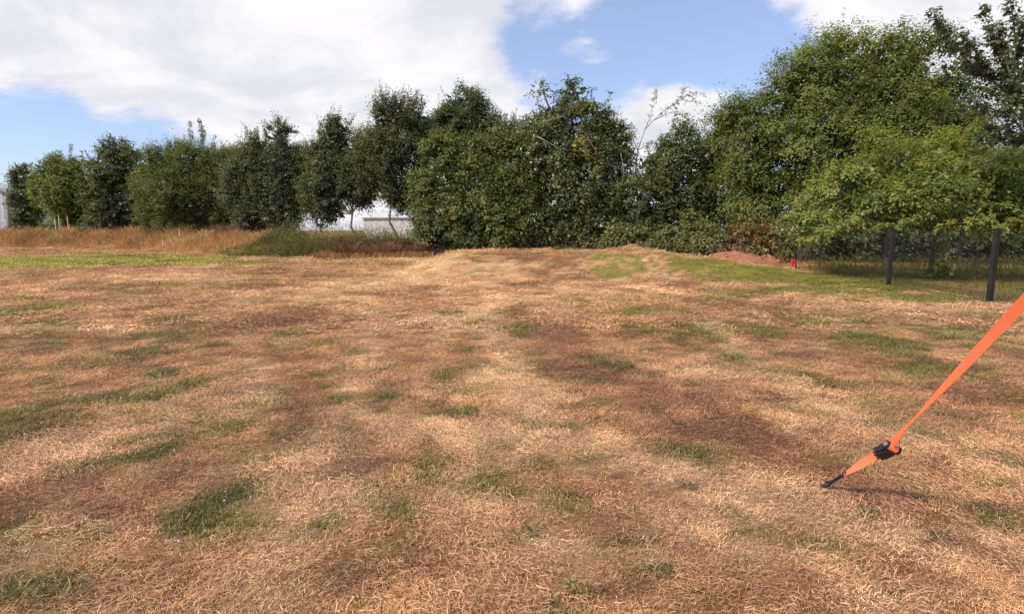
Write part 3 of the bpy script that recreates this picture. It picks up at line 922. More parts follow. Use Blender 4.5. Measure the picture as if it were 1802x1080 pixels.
BIG = make_tree('tree', 'tallest broad green tree with a windswept crown above the fence corner', 'tree', 29, 1440,
          [(1420, 125, 44, 44, 0), (1470, 100, 44, 34, 0), (1540, 110, 56, 44, 0), (1610, 100, 44, 40, .5), (1390, 175, 50, 50, 0), (1460, 170, 66, 56, -.5), (1560, 180, 76, 60, -.5), (1640, 195, 46, 46, .5), (1668, 140, 36, 40, .6), (1695, 225, 40, 46, .5),
           (1300, 220, 48, 40, 0), (1350, 245, 60, 50, 0), (1440, 260, 80, 60, -1), (1550, 270, 80, 60, -.5), (1660, 260, 60, 60, .5), (1320, 300, 56, 50, 0), (1400, 330, 60, 60, 0), (1330, 355, 50, 46, 0), (1500, 340, 90, 60, .5), (1640, 350, 90, 70, 1.5), (1480, 65, 10, 12, 0, .5, 1.2), (1565, 68, 14, 16, 0, .5, 1.2), (1780, 330, 90, 80, 2), (1500, 410, 100, 40, 2), (1680, 415, 120, 40, 3)],
          SP(.0, .95, .35, 1.05, m=14, L=.15, W=.075, cover=4.6, lead=.05, flatc=.5, layer=1, flat=.65, shoots=2.2, shoot_len=1.25), M_MIDLEAF, .26)

# ------------------------------------------------------------------ boughs drawn branch by branch (cherry, sparse tree, overhanging spray)
def bough_leaves(paths, Z, S):
    """paths: list of [(px, py, dz), ...]; short leafy twigs all along each path"""
    out, lines = [], []
    for pth in paths:
        pts = np.array([at(p[0], p[1], Z + (p[2] if len(p) > 2 else 0)) for p in pth])
        seg = np.linalg.norm(np.diff(pts, axis=0), axis=1)
        cum = np.concatenate([[0], np.cumsum(seg)])
        n = max(int(cum[-1] * S['per_m']), 3)
        s = rng.uniform(S.get('bare', 0.05), 1.0, n) * cum[-1]
        O = np.stack([np.interp(s, cum, pts[:, i]) for i in range(3)], 1)
        i = np.clip(np.searchsorted(cum, s) - 1, 0, len(seg) - 1)
        ax = unit(np.diff(pts, axis=0))[i]
        v = unit(rng.normal(0, 1, (n, 3)))
        Dd = unit(ax * S.get('along', .6) + v * 0.8 + np.array([0, 0, S['up']]))
        O = O + v * S.get('fat', 0.05)
        ln = S['twig'] * rng.uniform(0.5, 1.4, n) * (1 - 0.35 * s / cum[-1])
        out.append(sprays(O, Dd, ln, S['m'], S['L'], S['W'], S['droop'], np.clip(rng.normal(S.get('tone', .5), .2, n), 0, 1), flat=S.get('flat', .5)))
        lines.append(pts)
    return [np.concatenate([o[k] for o in out]) for k in range(6)], lines

def add_boughs(root, off, paths, Z, S, mat, bark, r0=0.05, leaf_name='leaves', branch_name='branch'):
    (P, D, Nn, L, W, tone), lines = bough_leaves(paths, Z, S)
    link_mesh(leaf_name, leaf_mesh(leaf_name, P - off, D, Nn, L, W, tone), mat, root)['kind'] = 'stuff'
    for pts in lines:
        mb = MB()
        n = len(pts)
        mb.tube([p - off for p in pts], [r0 * (1 - 0.8 * i / (n - 1)) for i in range(n)], 6)
        mb.build(branch_name, bark, root, True)

# slim spiky leaders above the crowns of the left row
for tr, Zt, mt, paths in ((T2, 56, M_MIDLEAF, [[(120, 300), (123, 280), (124, 255)], [(140, 300), (143, 285), (144, 266)], [(96, 300), (93, 285), (92, 276)]]),
                          (T4, 46, M_WILLOW, [[(330, 275), (336, 245), (334, 216)], [(350, 275), (354, 240), (351, 210)], [(356, 270), (359, 245), (357, 222)], [(370, 275), (376, 258), (379, 242)], [(300, 275), (298, 262), (300, 250)], [(285, 285), (282, 270), (281, 258)]]),
                          (T5, 41.5, M_BLUELEAF, [[(486, 250), (490, 230), (492, 209)], [(500, 255), (508, 235), (522, 232)], [(455, 262), (450, 245), (452, 228)], [(470, 255), (469, 240), (466, 226)], [(512, 280), (522, 262), (528, 252)]]),
                          (T6, 38.5, M_DARKLEAF, [[(566, 250), (565, 230), (566, 214)], [(580, 240), (579, 222), (580, 204)], [(592, 235), (594, 220), (597, 208)], [(606, 235), (608, 222), (606, 212)]]),
                          (T7, 36.5, M_BLUELEAF, [[(664, 215), (660, 195), (662, 178)], [(676, 200), (676, 185), (675, 170)], [(690, 195), (692, 182), (694, 176)], [(706, 195), (708, 182), (707, 172)], [(722, 200), (726, 186), (728, 178)], [(738, 205), (742, 190), (744, 182)]])):
    add_boughs(tr[0], tr[1], paths, Zt, dict(per_m=15, up=.5, twig=.30, m=10, L=.17, W=.075, droop=.05, tone=.55, fat=.07, along=1.2), mt, M_BARK, .02, 'shoots', 'branch')

# dead limbs and trailing shoots of the ivy tree
root, off, _ = IVY
add_boughs(root, off, [[(985, 240, -3), (960, 215, -3.2), (945, 175, -3.2), (938, 150, -3)], [(1000, 205, -3), (1012, 165, -3), (1016, 135, -3)], [(1060, 190, -2), (1078, 160, -2)]],
           35, dict(per_m=7, up=.3, twig=.45, m=8, L=.13, W=.09, droop=.25, tone=.6), M_IVY, M_DEAD, .03, 'shoots', 'branch')
mbd = MB()
for pth in ([(945, 240), (985, 262), (1040, 268), (1062, 300)], [(1020, 262), (1050, 282), (1075, 292), (1100, 302)], [(1010, 345), (1050, 352), (1085, 380)],
            [(1095, 325), (1098, 295), (1092, 270)], [(955, 215), (990, 205), (1010, 215)], [(1030, 235), (1052, 272), (1068, 282)]):
    pts = [at(p[0], p[1], 35 - 2.3 + .2 * i) - off for i, p in enumerate(pth)]
    mbd.tube(pts, [.028, .024, .018, .010][:len(pts)], 6)
mbd.build('dead_limb', M_DEAD, root, True)

# sparse leaning tree in the gap of sky
bz = 34.5
b0 = at(1118, HZ, bz); zz0 = float(height(np.array([b0[0]]), np.array([b0[1]]))[0])
root = empty('sparse_tree', (b0[0], b0[1], zz0))
tag(root, 'sparse half-bare tree leaning right against the sky over the dark shrub mass', 'tree')
off = np.array([b0[0], b0[1], zz0])
mb = MB()
spn = [np.array([0, 0, -.1])] + [at(*p, bz) - off for p in ((1116, 330), (1122, 265), (1135, 228))]
mb.tube(spn, [.075, .05, .034, .025], 8); mb.build('trunk', M_DEAD, root, True)
add_boughs(root, off, [[(1135, 228), (1150, 212), (1175, 190), (1198, 172), (1222, 164), (1244, 172)],
                       [(1135, 228), (1145, 205), (1150, 180), (1156, 155)], [(1122, 265), (1112, 240), (1108, 215)],
                       [(1122, 265), (1140, 255), (1165, 245), (1178, 236)], [(1150, 212), (1180, 198), (1205, 205)], [(1175, 190), (1200, 176), (1206, 152)],
                       [(1120, 290), (1100, 275), (1095, 255)], [(1118, 310), (1145, 290), (1160, 270)], [(1198, 172), (1215, 180), (1232, 178)],
                       [(1116, 330), (1100, 300), (1092, 285)], [(1116, 320), (1140, 310), (1165, 300)]],
           bz, dict(per_m=9, up=.2, twig=.36, m=7, L=.12, W=.065, droop=.2, tone=.55, bare=.15), M_MIDLEAF, M_DEAD, .022)

# bright tree hanging over the fence
FRONT = make_tree('hazel_tree', 'bright yellow-green tree with low branches hanging over the black mesh fence', 'tree', 18.6, 1637,
          [(1440, 350, 46, 34, 0), (1410, 385, 34, 26, 0), (1500, 320, 56, 36, -.5), (1480, 375, 60, 26, -.5), (1570, 300, 60, 44, -1), (1560, 355, 70, 36, -1.5), (1640, 330, 70, 44, -1.5),
           (1650, 280, 60, 40, 0), (1720, 310, 60, 54, -1), (1720, 365, 70, 34, -1.5), (1790, 330, 60, 60, -1.5), (1800, 380, 60, 26, -2), (1640, 380, 60, 22, -1), (1850, 340, 70, 60, -1), (1530, 260, 44, 26, .5), (1700, 250, 50, 30, .5)],
          SP(-.05, .95, .30, .62, m=10, L=.125, W=.062, cover=2.6, clump=2.2, crad=.34, flat=.7, flatc=.42, layer=1), M_BRIGHTLEAF, .10, limb_depth=.8)
root, off, _ = FRONT
add_boughs(root, off, [[(1570, 360, -2.2), (1525, 375, -2.6), (1480, 395, -3), (1440, 410, -3.2), (1408, 425, -3.3)],
                       [(1500, 360, -1.5), (1440, 372, -1.8), (1385, 380, -2)], [(1650, 370, -2.5), (1600, 392, -2.7), (1550, 402, -2.8)], [(1760, 375, -2.5), (1700, 392, -2.7), (1650, 396, -2.8)],
                       [(1810, 385, -2.5), (1770, 395, -2.7), (1740, 402, -2.8)], [(1480, 330, -1.5), (1430, 335, -1.6), (1390, 350, -1.7)], [(1680, 385, -1), (1660, 420, -1.2), (1655, 440, -1.2)]],
           18.6, dict(per_m=15, up=-.05, twig=.36, m=9, L=.115, W=.055, droop=.3, tone=.75, flat=.75, along=.9), M_BRIGHTLEAF, M_BARK, .02, 'drooping_leaves')

# cherry with upright branches at the top right
cz = 15.5
cb = at(1830, HZ, cz); zz0 = float(height(np.array([cb[0]]), np.array([cb[1]]))[0])
root = empty('cherry_tree', (cb[0], cb[1], zz0))
tag(root, 'dark tree with separate upright leafy branches reaching the top right corner', 'tree')
off = np.array([cb[0], cb[1], zz0])
mb = MB()
mb.tube([np.array([0, 0, -.1]), at(1828, 330, cz) - off, at(1815, 250, cz) - off, at(1800, 190, cz) - off], [.14, .12, .10, .07], 9)
mb.build('trunk', M_BARK, root, True)
CH = [[(1800, 190), (1745, 140), (1700, 105), (1668, 60), (1645, 18)], [(1740, 140), (1715, 85), (1690, 62), (1680, 55)], [(1800, 190), (1770, 110), (1745, 55), (1722, 5)],
      [(1800, 190), (1790, 110), (1785, 50), (1775, -20)], [(1800, 190), (1815, 100), (1820, 20), (1822, -60)], [(1815, 250), (1780, 205), (1740, 190), (1712, 180)],
      [(1815, 250), (1770, 225), (1735, 225)], [(1800, 190), (1850, 110), (1880, 20)], [(1815, 250), (1870, 190), (1920, 120)], [(1790, 150), (1760, 130), (1725, 128)],
      [(1775, 140), (1762, 90), (1758, 60), (1750, 40)], [(1815, 200), (1790, 165), (1770, 150)], [(1815, 250), (1790, 240), (1760, 245), (1720, 235)], [(1790, 110), (1800, 60), (1805, 30)], [(1800, 210), (1760, 175), (1720, 150)]]
CH = [[(x, y, .5 * math.sin(i * 2.1 + j)) for j, (x, y) in enumerate(p)] for i, p in enumerate(CH)]
add_boughs(root, off, CH, cz, dict(per_m=40, up=.15, twig=.22, m=8, L=.13, W=.06, droop=.5, tone=.45, flat=.4, fat=.06, bare=.02), M_CHERRY, M_BARK, .035)

# ------------------------------------------------------------------ bramble bank and low scrub
def odd_bramble(P):
    x = P[:, 0] / P[:, 1] * F * 1.0 + CX
    u = rng.uniform(0, 1, len(P))
    return (u < (0.06 + 0.45 * sstep(1255, 1290, x) * (1 - sstep(1350, 1390, x)))) * 1.0
BR = make_tree('bramble_bush', 'low green bramble bank behind the small soil heap', 'bush', 29.5, 1130,
          [(1090, 425, 36, 26, 0), (1140, 418, 44, 26, 0), (1190, 428, 44, 26, -.5), (1225, 400, 26, 30, .5), (1160, 440, 90, 10, -1)],
          SP(.1, .85, .3, .5, m=9, L=.15, W=.11, cover=5, clump=4), M_BRAMBLE, .04, stems=3, odd=odd_bramble)
BR2 = make_tree('bramble_bush', 'rusty brown bramble bank with dead canes beside the red board and fence corner', 'bush', 27, 1310,
          [(1255, 430, 34, 26, 0), (1300, 430, 40, 30, 0), (1350, 425, 40, 30, 0), (1385, 440, 26, 22, 0), (1330, 450, 70, 12, -.6)],
          SP(.1, .85, .3, .5, m=9, L=.14, W=.10, cover=4, clump=4), M_BRAMBLE, .04, stems=3, odd=odd_bramble)
M_CANE = mat_simple('brown_cane', (.26, .15, .09), .8)
for (root, off, cl), sd in ((BR, 1), (BR2, 2)):
    mb = MB()
    g = np.random.default_rng(sd)
    for i in range(34):
        x0 = g.uniform(-2.2, 2.2); y0 = g.uniform(-1.2, .4)
        a = g.uniform(-1.2, 1.2); l = g.uniform(.7, 1.6)
        mb.tube([(x0, y0, 0), (x0 + .3 * a * l, y0 - .1, l * .7), (x0 + .8 * a * l, y0 - .3, l * .85), (x0 + 1.2 * a * l, y0 - .45, l * .5)], [.012, .011, .009, .005], 4)
    mb.build('canes', M_CANE, root)['kind'] = 'stuff'

UNDER = 'shrubs in the shade behind the fence'
make_tree('shrub', 'dark shrub in the shade behind the far corner of the mesh fence', 'bush', 27.5, 1470,
          [(1430, 410, 40, 36, 0), (1490, 415, 50, 30, 0), (1460, 380, 50, 30, 1)], SP(.1, .85, .3, .6), M_DARKLEAF, .06, stems=2, group=UNDER)
make_tree('shrub', 'dark shrub behind the middle fence post under the bright tree', 'bush', 26.5, 1580,
          [(1540, 412, 50, 34, 0), (1610, 410, 60, 34, 0), (1570, 380, 60, 30, 1)], SP(.1, .85, .3, .6), M_DARKLEAF, .06, stems=2, group=UNDER)
make_tree('shrub', 'grey-green shrub behind the near fence post at the right edge', 'bush', 25.5, 1740,
          [(1680, 410, 56, 40, 0), (1760, 405, 70, 46, 0), (1840, 405, 60, 46, 0), (1720, 370, 70, 40, 1)], SP(.1, .85, .3, .6), M_BLUELEAF, .06, stems=2, group=UNDER)

# ------------------------------------------------------------------ rough grass and weeds
def blades_mesh(name, x, y, hgt, wid, lean, seed=0, heads=0.0):
    g = np.random.default_rng(seed)
    n = len(x)
    z = height(x, y)
    a = g.uniform(0, 6.283, n)
    ln = hgt * lean * g.uniform(.3, 1.4, n)
    base = np.stack([x, y, z - .03], 1)
    d = np.stack([np.cos(a) * ln, np.sin(a) * ln, hgt], 1)
    mid = base + d * np.array([.35, .35, .6])
    tip = base + d
    b = g.uniform(0, 3.14, n)
    s = np.stack([np.cos(b), np.sin(b) * .5, np.zeros(n)], 1) * (wid / 2)[:, None]
    hw = 1.0 + heads * (g.uniform(0, 1, n) < .6)
    V = np.stack([base - s, base + s, mid + s * .8, mid - s * .8, tip - (tip - mid) * .35 + s * hw[:, None], tip - (tip - mid) * .35 - s * hw[:, None], tip], 1).reshape(-1, 3)
    i = np.arange(n) * 7
    q = np.concatenate([np.stack([i, i + 1, i + 2, i + 3], 1), np.stack([i + 3, i + 2, i + 4, i + 5], 1)])
    t = np.stack([i + 5, i + 4, i + 6], 1)
    me = mesh_np(name, V, q, t)
    set_attr(me, 'rnd', np.repeat(g.uniform(0, 1, n), 7))
    tone = np.repeat(np.clip(fbm(x * .5, y * .5, 500 + seed, 3) * 1.8 - .4, 0, 1), 7)
    set_attr(me, 'tone', tone)
    return me

M_DRYTALL = mat_leaf('tall_dry_grass', (0.27, 0.150, 0.070), (0.60, 0.365, 0.180), .25, .7, .15)
M_DOCK = mat_leaf('brown_dock', (0.125, 0.070, 0.043), (0.30, 0.170, 0.100), .15, .8, .1)
M_WEED = mat_leaf('weed_leaf', (0.080, 0.080, 0.028), (0.270, 0.245, 0.090), .3, .6, .25)
M_WEEDGRASS = mat_leaf('weed_grass', (0.10, 0.10, 0.032), (0.26, 0.24, 0.085), .3, .7, .2)
M_LIME = mat_leaf('lime_weed_leaf', (0.13, 0.15, 0.02), (0.24, 0.26, 0.045), .35, .6, .25)
M_ROUGH = mat_leaf('rough_grass', (0.085, 0.085, 0.028), (0.220, 0.165, 0.066), .25, .7, .15)

def strip(n, x0, x1, front, d0, d1, clumpy=.5, seed=0):
    g = np.random.default_rng(seed)
    x = g.uniform(x0, x1, n)
    y = front(x) + g.uniform(d0, d1, n) + 0.9 * (fbm(x * .7, x * 0 + 3, seed, 3) - .5) * 2
    k = fbm(x * .8, y * .8, seed + 9, 3) > (g.uniform(0, 1, n) * clumpy + .12)
    return x[k], y[k]

x, y = strip(66000, -62, -13.5, bank_front, .0, 5.2, .55, 31)
hh = (0.22 + 1.25 * fbm(x * .8, y * .8, 77, 3) ** 1.3 * sstep(-.3, 1.8, y - bank_front(x))) * rng.uniform(.6, 1.25, len(x))
hh *= 1 - .35 * sstep(-24, -15, x)
tag(link_mesh('dry_grass', blades_mesh('dry_grass', x, y, hh, rng.uniform(.010, .030, len(x)), .75, 41, .9), M_DRYTALL),
    'tall rusty dry grass on the bank below the left row of trees', 'grass', kind='stuff')

# green nettles and weeds in front of the pale trunks
x, y = strip(8000, -18.5, -6.0, weeds_front, .1, 3.6, .75, 33)
hh = (0.30 + 2.9 * fbm(x * 1.3, y * 1.3, 87, 3) ** 1.7 * sstep(-.2, 1.6, y - weeds_front(x))) * rng.uniform(.4, 1.35, len(x)) * (.15 + .85 * sstep(-16.5, -12.5, x)) * sstep(-19.0, -17.0, x) * (1 - .55 * sstep(-6.8, -5.3, x))
x, y, hh = x[hh > .2], y[hh > .2], hh[hh > .2]
n = len(x)
O = np.stack([x, y, height(x, y) + .02], 1)
Dd = unit(np.stack([rng.normal(0, .28, n), rng.normal(0, .28, n), np.ones(n)], 1))
P, D, Nn, L, W, tone = sprays(O, Dd, hh, 11, .15, .042, .02, np.clip(rng.normal(.45, .25, n), 0, 1), .3, .4)
me = leaf_mesh('weeds', P, D, Nn, L, W, tone)
tag(link_mesh('weeds', me, M_WEED), 'green nettles and tall weeds growing in front of the slim pale trunks', 'weeds', kind='stuff')

x, y = strip(5000, -18.0, -6.0, weeds_front, .0, 3.2, .7, 34)
tag(link_mesh('tall_grass', blades_mesh('tall_grass', x, y, rng.uniform(.25, 1.4, len(x)) * (.15 + .85 * sstep(-16.5, -12.5, x)) * sstep(-.4, 1.5, y - weeds_front(x)) + .2, rng.uniform(.010, .026, len(x)), .45, 48), M_WEEDGRASS),
    'yellowish green tall grass growing up through the nettles', 'grass', kind='stuff')

x, y = strip(15000, -9.6, -3.0, weeds_front, -.6, 1.6, .5, 35)
hh = (0.2 + 0.95 * fbm(x * 1.1, y * 1.1, 97, 3)) * rng.uniform(.6, 1.2, len(x)) * (1 - .5 * sstep(-5.5, -3.2, x))
tag(link_mesh('dead_weeds', blades_mesh('dead_weeds', x, y, hh, rng.uniform(.008, .024, len(x)), .65, 43, 1.2), M_DOCK),
    'reddish brown dead weeds between the green nettles and the big bush', 'weeds', kind='stuff')
x, y = strip(3600, -10.5, -3.2, weeds_front, -1.0, .3, .5, 36)
tag(link_mesh('dry_grass', blades_mesh('dry_grass', x, y, rng.uniform(.12, .42, len(x)), rng.uniform(.015, .035, len(x)), .8, 44), M_DRYTALL),
    'straw-coloured grass fringe below the reddish brown dead weeds', 'grass', kind='stuff')
x, y = strip(16000, -33, -15.0, lambda v: bank_front(v) + 5.0, -.5, 2.5, .4, 39)
tag(link_mesh('dead_weeds', blades_mesh('dead_weeds', x, y, rng.uniform(.5, 1.3, len(x)), rng.uniform(.012, .03, len(x)), .5, 46, .8), M_DOCK),
    'dark dead weeds in the shade at the foot of the left row of trees', 'weeds', kind='stuff')
# lime coloured weeds in the dry bank, a couple of countable clumps
def weed_clump(name, px, py, Z, w, h, n, label, mat, L=.16, W=.07, group=None):
    c = at(px, py, Z); z0 = float(height(np.array([c[0]]), np.array([c[1]]))[0])
    root = empty(name, (c[0], c[1], z0)); tag(root, label, 'plant', group)
    O = np.stack([rng.normal(0, w * .4, n), rng.normal(0, w * .25, n), np.zeros(n)], 1)
    Dd = unit(np.stack([rng.normal(0, .45, n), rng.normal(0, .45, n), np.ones(n)], 1))
    P, D, Nn, LL, WW, tone = sprays(O, Dd, h * rng.uniform(.5, 1.1, n), 9, L, W, .1, rng.uniform(.2, .9, n), .3, .5)
    link_mesh('leaves', leaf_mesh('leaves', P, D, Nn, LL, WW, tone), mat, root)
    mb = MB()
    for i in range(0, n, max(1, n // 14)):
        mb.tube([O[i], O[i] + Dd[i] * h * .8], [.008, .004], 4)
    mb.build('stems', mat, root)['kind'] = 'stuff'
weed_clump('weed_clump', 92, 390, 51.5, 1.6, .75, 110, 'lime green weed clump standing above the dry bank near the white stakes', M_LIME)
weed_clump('weed_clump', 128, 428, 49.3, 2.4, .45, 150, 'flat yellow-green weed clump low on the front of the dry bank', M_LIME)
weed_clump('weed_clump', 340, 421, 41.0, .7, .55, 30, 'small yellow-green weed at the right end of the dry bank', M_LIME)
weed_clump('weed_clump', 676, 400, 33.5, .9, 1.6, 60, 'tall dark feathery weed in front of the pale warehouse', M_WEED, .2, .07)
weed_clump('weed_clump', 705, 405, 33.0, .9, 1.2, 55, 'pale green leafy weed at the foot of the thin bare trunk', M_LIME, .2, .1)
weed_clump('weed_clump', 445, 447, 33.2, 1.7, .35, 100, 'low fresh green weed clump at the left foot of the nettles', M_WEED, .12, .07)
weed_clump('weed_clump', 1665, 470, 17.3, .7, .7, 26, 'pale broad-leaved plant behind the fence mesh right of the hazel trunk', M_LIME, .17, .10)

# rough grass behind the fence
g_ = np.random.default_rng(5)
n = 34000
y = g_.uniform(9, 27, n); x = fence_x(y) + .25 + g_.uniform(0, 1, n) ** 1.3 * 13
k = (x < 26) & (fbm(x * .6, y * .6, 303, 3) > g_.uniform(.1, .62, n))
x, y = x[k], y[k]
hh = (0.06 + 0.42 * sstep(17, 23, y) + .12 * fbm(x * .9, y * .9, 305, 2)) * g_.uniform(.5, 1.3, len(x))
tag(link_mesh('rough_grass', blades_mesh('rough_grass', x, y, hh, g_.uniform(.006, .015, len(x)), .7, 47, .8), M_ROUGH),
    'dull rough grass in the shade behind the black mesh fence', 'grass', kind='stuff')

# ------------------------------------------------------------------ black mesh fence
M_POST = mat_simple('black_coated_steel', (.014, .013, .012), .9, .0, .4, 12)
M_WIRE = mat_simple('black_wire', (.015, .016, .018), .55, .0, .2, 12)
FH = 1.50
def gz(x, y):
    return float(height(np.array([x]), np.array([y]))[0])
fpts = [at(1755, HZ, 11.75), at(1572, HZ, 15.6), at(1403, HZ, 22.3)]
line = [(10.35, 7.7)] + [(p[0], p[1]) for p in fpts]
back = [(line[-1][0], line[-1][1]), (at(1447, HZ, 22.7)[0], 22.7), (15.2, 23.2), (18.6, 23.7), (22.0, 24.2)]
fr = empty('mesh_fence', (line[1][0], line[1][1], 0)); foff = np.array([line[1][0], line[1][1], 0])
tag(fr, 'black wire mesh fence on square posts along the right edge of the field', 'fence')
allp = line + back[1:]
for (px_, py_) in allp:
    mb = MB()
    z0 = gz(px_, py_)
    a = np.array([px_, py_, z0 - .2]) - foff
    b = np.array([px_, py_, FH + .02]) - foff
    c = (a + b) / 2
    mb.box(c, (.09, .09, b[2] - a[2]))
    mb.box((c[0], c[1], b[2] + .008), (.104, .104, .022))
    mb.build('post', M_POST, fr, bevel=.006)
def mesh_panel(p, q, sx=.055, sz=.15):
    mb = MB()
    p = np.array(p); q = np.array(q)
    L = np.linalg.norm(q - p); d = (q - p) / L
    zb = lambda s: gz(*(p + d * s)) + .03
    n = int(L / sx)
    nrm = np.array([-d[1], d[0]]) * .0028
    for i in range(1, n):
        s = L * i / n
        c = p + d * s
        pts = [(c[0] - foff[0], c[1] - foff[1], zb(s)), (c[0] - foff[0], c[1] - foff[1], FH - .02)]
        mb.tube(pts, .0016, 3, False)
    m = int((FH - .06) / sz)
    for j in range(m + 1):
        pts = []
        for s in np.linspace(.04, L - .04, 7):
            c = p + d * s
            z = zb(s) + (FH - .02 - zb(s)) * j / m
            pts.append((c[0] + nrm[0] * 2 - foff[0], c[1] + nrm[1] * 2 - foff[1], z))
        mb.tube(pts, .0020 if 0 < j < m else .006, 3, False)
    o = mb.build('wire_mesh', M_WIRE, fr)
    o['kind'] = 'stuff'
for a, b in zip(line[:-1], line[1:]):
    mesh_panel(a, b)
for a, b in zip(back[:-1], back[1:]):
    mesh_panel(a, b)
mb = MB()
a = np.array([back[0][0], back[0][1], FH - .08]) - foff; b = np.array([back[1][0], back[1][1], FH - .08]) - foff
mb.tube([a, b], .022, 8); mb.build('rail', M_POST, fr)

# ------------------------------------------------------------------ small things along the far edge
M_RED = mat_simple('red_plastic', (.62, .035, .035), .4, 0, .12, 6)
M_PINK = mat_simple('worn_pink_plastic', (.72, .36, .34), .5, 0, .15, 10)
M_WHITE = mat_simple('white_paint', (.58, .56, .52), .5, 0, .12, 6)
M_STONE = mat_simple('pale_stone', (.48, .42, .36), .9, 0, .25, 9, .4)
rp = at(1396, 472, 21.9); rz = gz(rp[0], rp[1])
root = empty('red_board', (rp[0], rp[1], rz), .15)
tag(root, 'small red rounded board tapering to a pale foot beside the first fence post', 'board')
def plate(prof, th):
    mb = MB(); n = len(prof)
    vs = [(x, -th / 2, z) for x, z in prof] + [(x, th / 2, z) for x, z in prof]
    mb.add(vs, [tuple(range(n)), tuple(range(2 * n - 1, n - 1, -1))] + [(i, n + i, n + (i + 1) % n, (i + 1) % n) for i in range(n)])
    return mb
prof = [(-.045, .12), (-.085, .20), (-.115, .29), (-.105, .36), (-.05, .405), (.02, .41), (.08, .39), (.112, .33), (.105, .24), (.08, .15), (.055, .09), (0, .07)]
plate(prof[::-1], .05).build('panel', M_RED, root, bevel=.012)
mb = MB(); mb.box((.015, 0, .05), (.075, .06, .11)); mb.box((.015, -.032, .15), (.03, .012, .13)); mb.build('foot', M_PINK, root, bevel=.01)
def stone(px, py, Z, s, label):
    p = at(px, py, Z)
    me = bpy.data.meshes.new('stone'); bm = bmesh.new()
    bmesh.ops.create_icosphere(bm, subdivisions=2, radius=1)
    g = np.random.default_rng(int(px))
    for v in bm.verts:
        k = 1 + .25 * math.sin(v.co.x * 3 + px) * math.cos(v.co.y * 2.6) + g.uniform(-.06, .06)
        v.co = Vector((v.co.x * s[0] * k, v.co.y * s[1] * k, v.co.z * s[2] * k))
    bm.to_mesh(me); bm.free()
    o = link_mesh('stone', me, M_STONE); o.location = (p[0], p[1], gz(p[0], p[1]) + s[2] * .4)
    tag(o, label, 'stone')
import bmesh
stone(1386, 471, 22.2, (.10, .08, .07), 'small pale stone just left of the red board')
def stake(px, pyb, pyt, Z, r, label, group=None, lean=0.0, name='stake'):
    p = at(px, pyb, Z); q = at(px, pyt, Z)
    z0 = gz(p[0], p[1])
    root = empty(name, (p[0], p[1], z0)); tag(root, label, 'stake', group)
    mb = MB(); h = q[2] - z0
    mb.box((lean * .5, 0, h / 2 - .05), (r * 2, r * 2, h + .1), Matrix.Rotation(lean / max(h, .2), 4, 'Y')); mb.build('shaft', M_WHITE, root, bevel=r * .2)
    mb = MB(); mb.box((lean, 0, h + r * .6), (r * 1.7, r * 1.7, r * 1.2)); mb.build('cap', M_STONE, root)
from mathutils import Matrix
stake(1228, 456, 446, 23.2, .022, 'thin white stake at the right shoulder of the mound', lean=.05)
STK = 'white stakes behind the dry bank'
stake(98, 400, 384, 53.5, .032, 'short white stake left of its taller twin over the lime green weed', STK)
stake(105, 400, 379, 53.5, .03, 'tall white stake right beside the shorter one over the lime green weed', STK)
stake(120, 400, 381, 53.8, .03, 'thin grey-white stake just right of the white pair in the dry bank', STK)
stake(288, 441, 424, 41.5, .026, 'lone white stake low in the front of the dry bank under the feathery tree', STK)
stake(297, 404, 388, 45.0, .03, 'white stake at the foot of the wide feathery tree, upper of two', STK)
stake(318, 436, 405, 41.0, .02, 'thin pale dead stalk-like stake in the dry bank under the feathery tree', STK)

M_CLOD = mat_simple('soil_clod', (.34, .155, .085), .95, 0, .25, 12, .4)
bmc = bmesh.new(); g = np.random.default_rng(91)
for cx, cy, rx, ry, hh_, sd_ in HEAPS:
    for k in range(55):
        a = g.uniform(0, 6.28); d = g.uniform(0, 1.15) ** .7
        px_, py_ = cx + math.cos(a) * rx * d, cy + math.sin(a) * ry * d
        r = g.uniform(.02, .075)
        res = bmesh.ops.create_icosphere(bmc, subdivisions=1, radius=r)
        z = gz(px_, py_)
        for v in res['verts']:
            v.co = Vector((px_ + v.co.x * g.uniform(.7, 1.4), py_ + v.co.y * g.uniform(.7, 1.4), z + v.co.z * g.uniform(.4, .9) + r * .2))
me = bpy.data.meshes.new('soil_clods'); bmc.to_mesh(me); bmc.free()
tag(link_mesh('soil_clods', me, M_CLOD), 'loose reddish soil clods lying on and around the soil heaps', 'soil', kind='stuff')

# kerb-like pale boards lying behind the fence
M_BOARD = mat_simple('weathered_board', (.36, .33, .29), .8, 0, .2, 7)
for px, py, Z, w, lab in ((1555, 478, 19.6, .75, 'weathered pale board lying in the grass behind the middle fence post'), (1647, 485, 18.2, .5, 'short pale board lying beside the hazel trunk')):
    p = at(px, py, Z); z0 = gz(p[0], p[1])
    o = MB(); o.box((0, 0, .05), (w, .16, .07)); o.box((0, .05, .095), (w * .9, .05, .02))
    o = o.build('board', M_BOARD, bevel=.008); o.location = (p[0], p[1], z0); o.rotation_euler = (0, .03, .1)
    tag(o, lab, 'board')

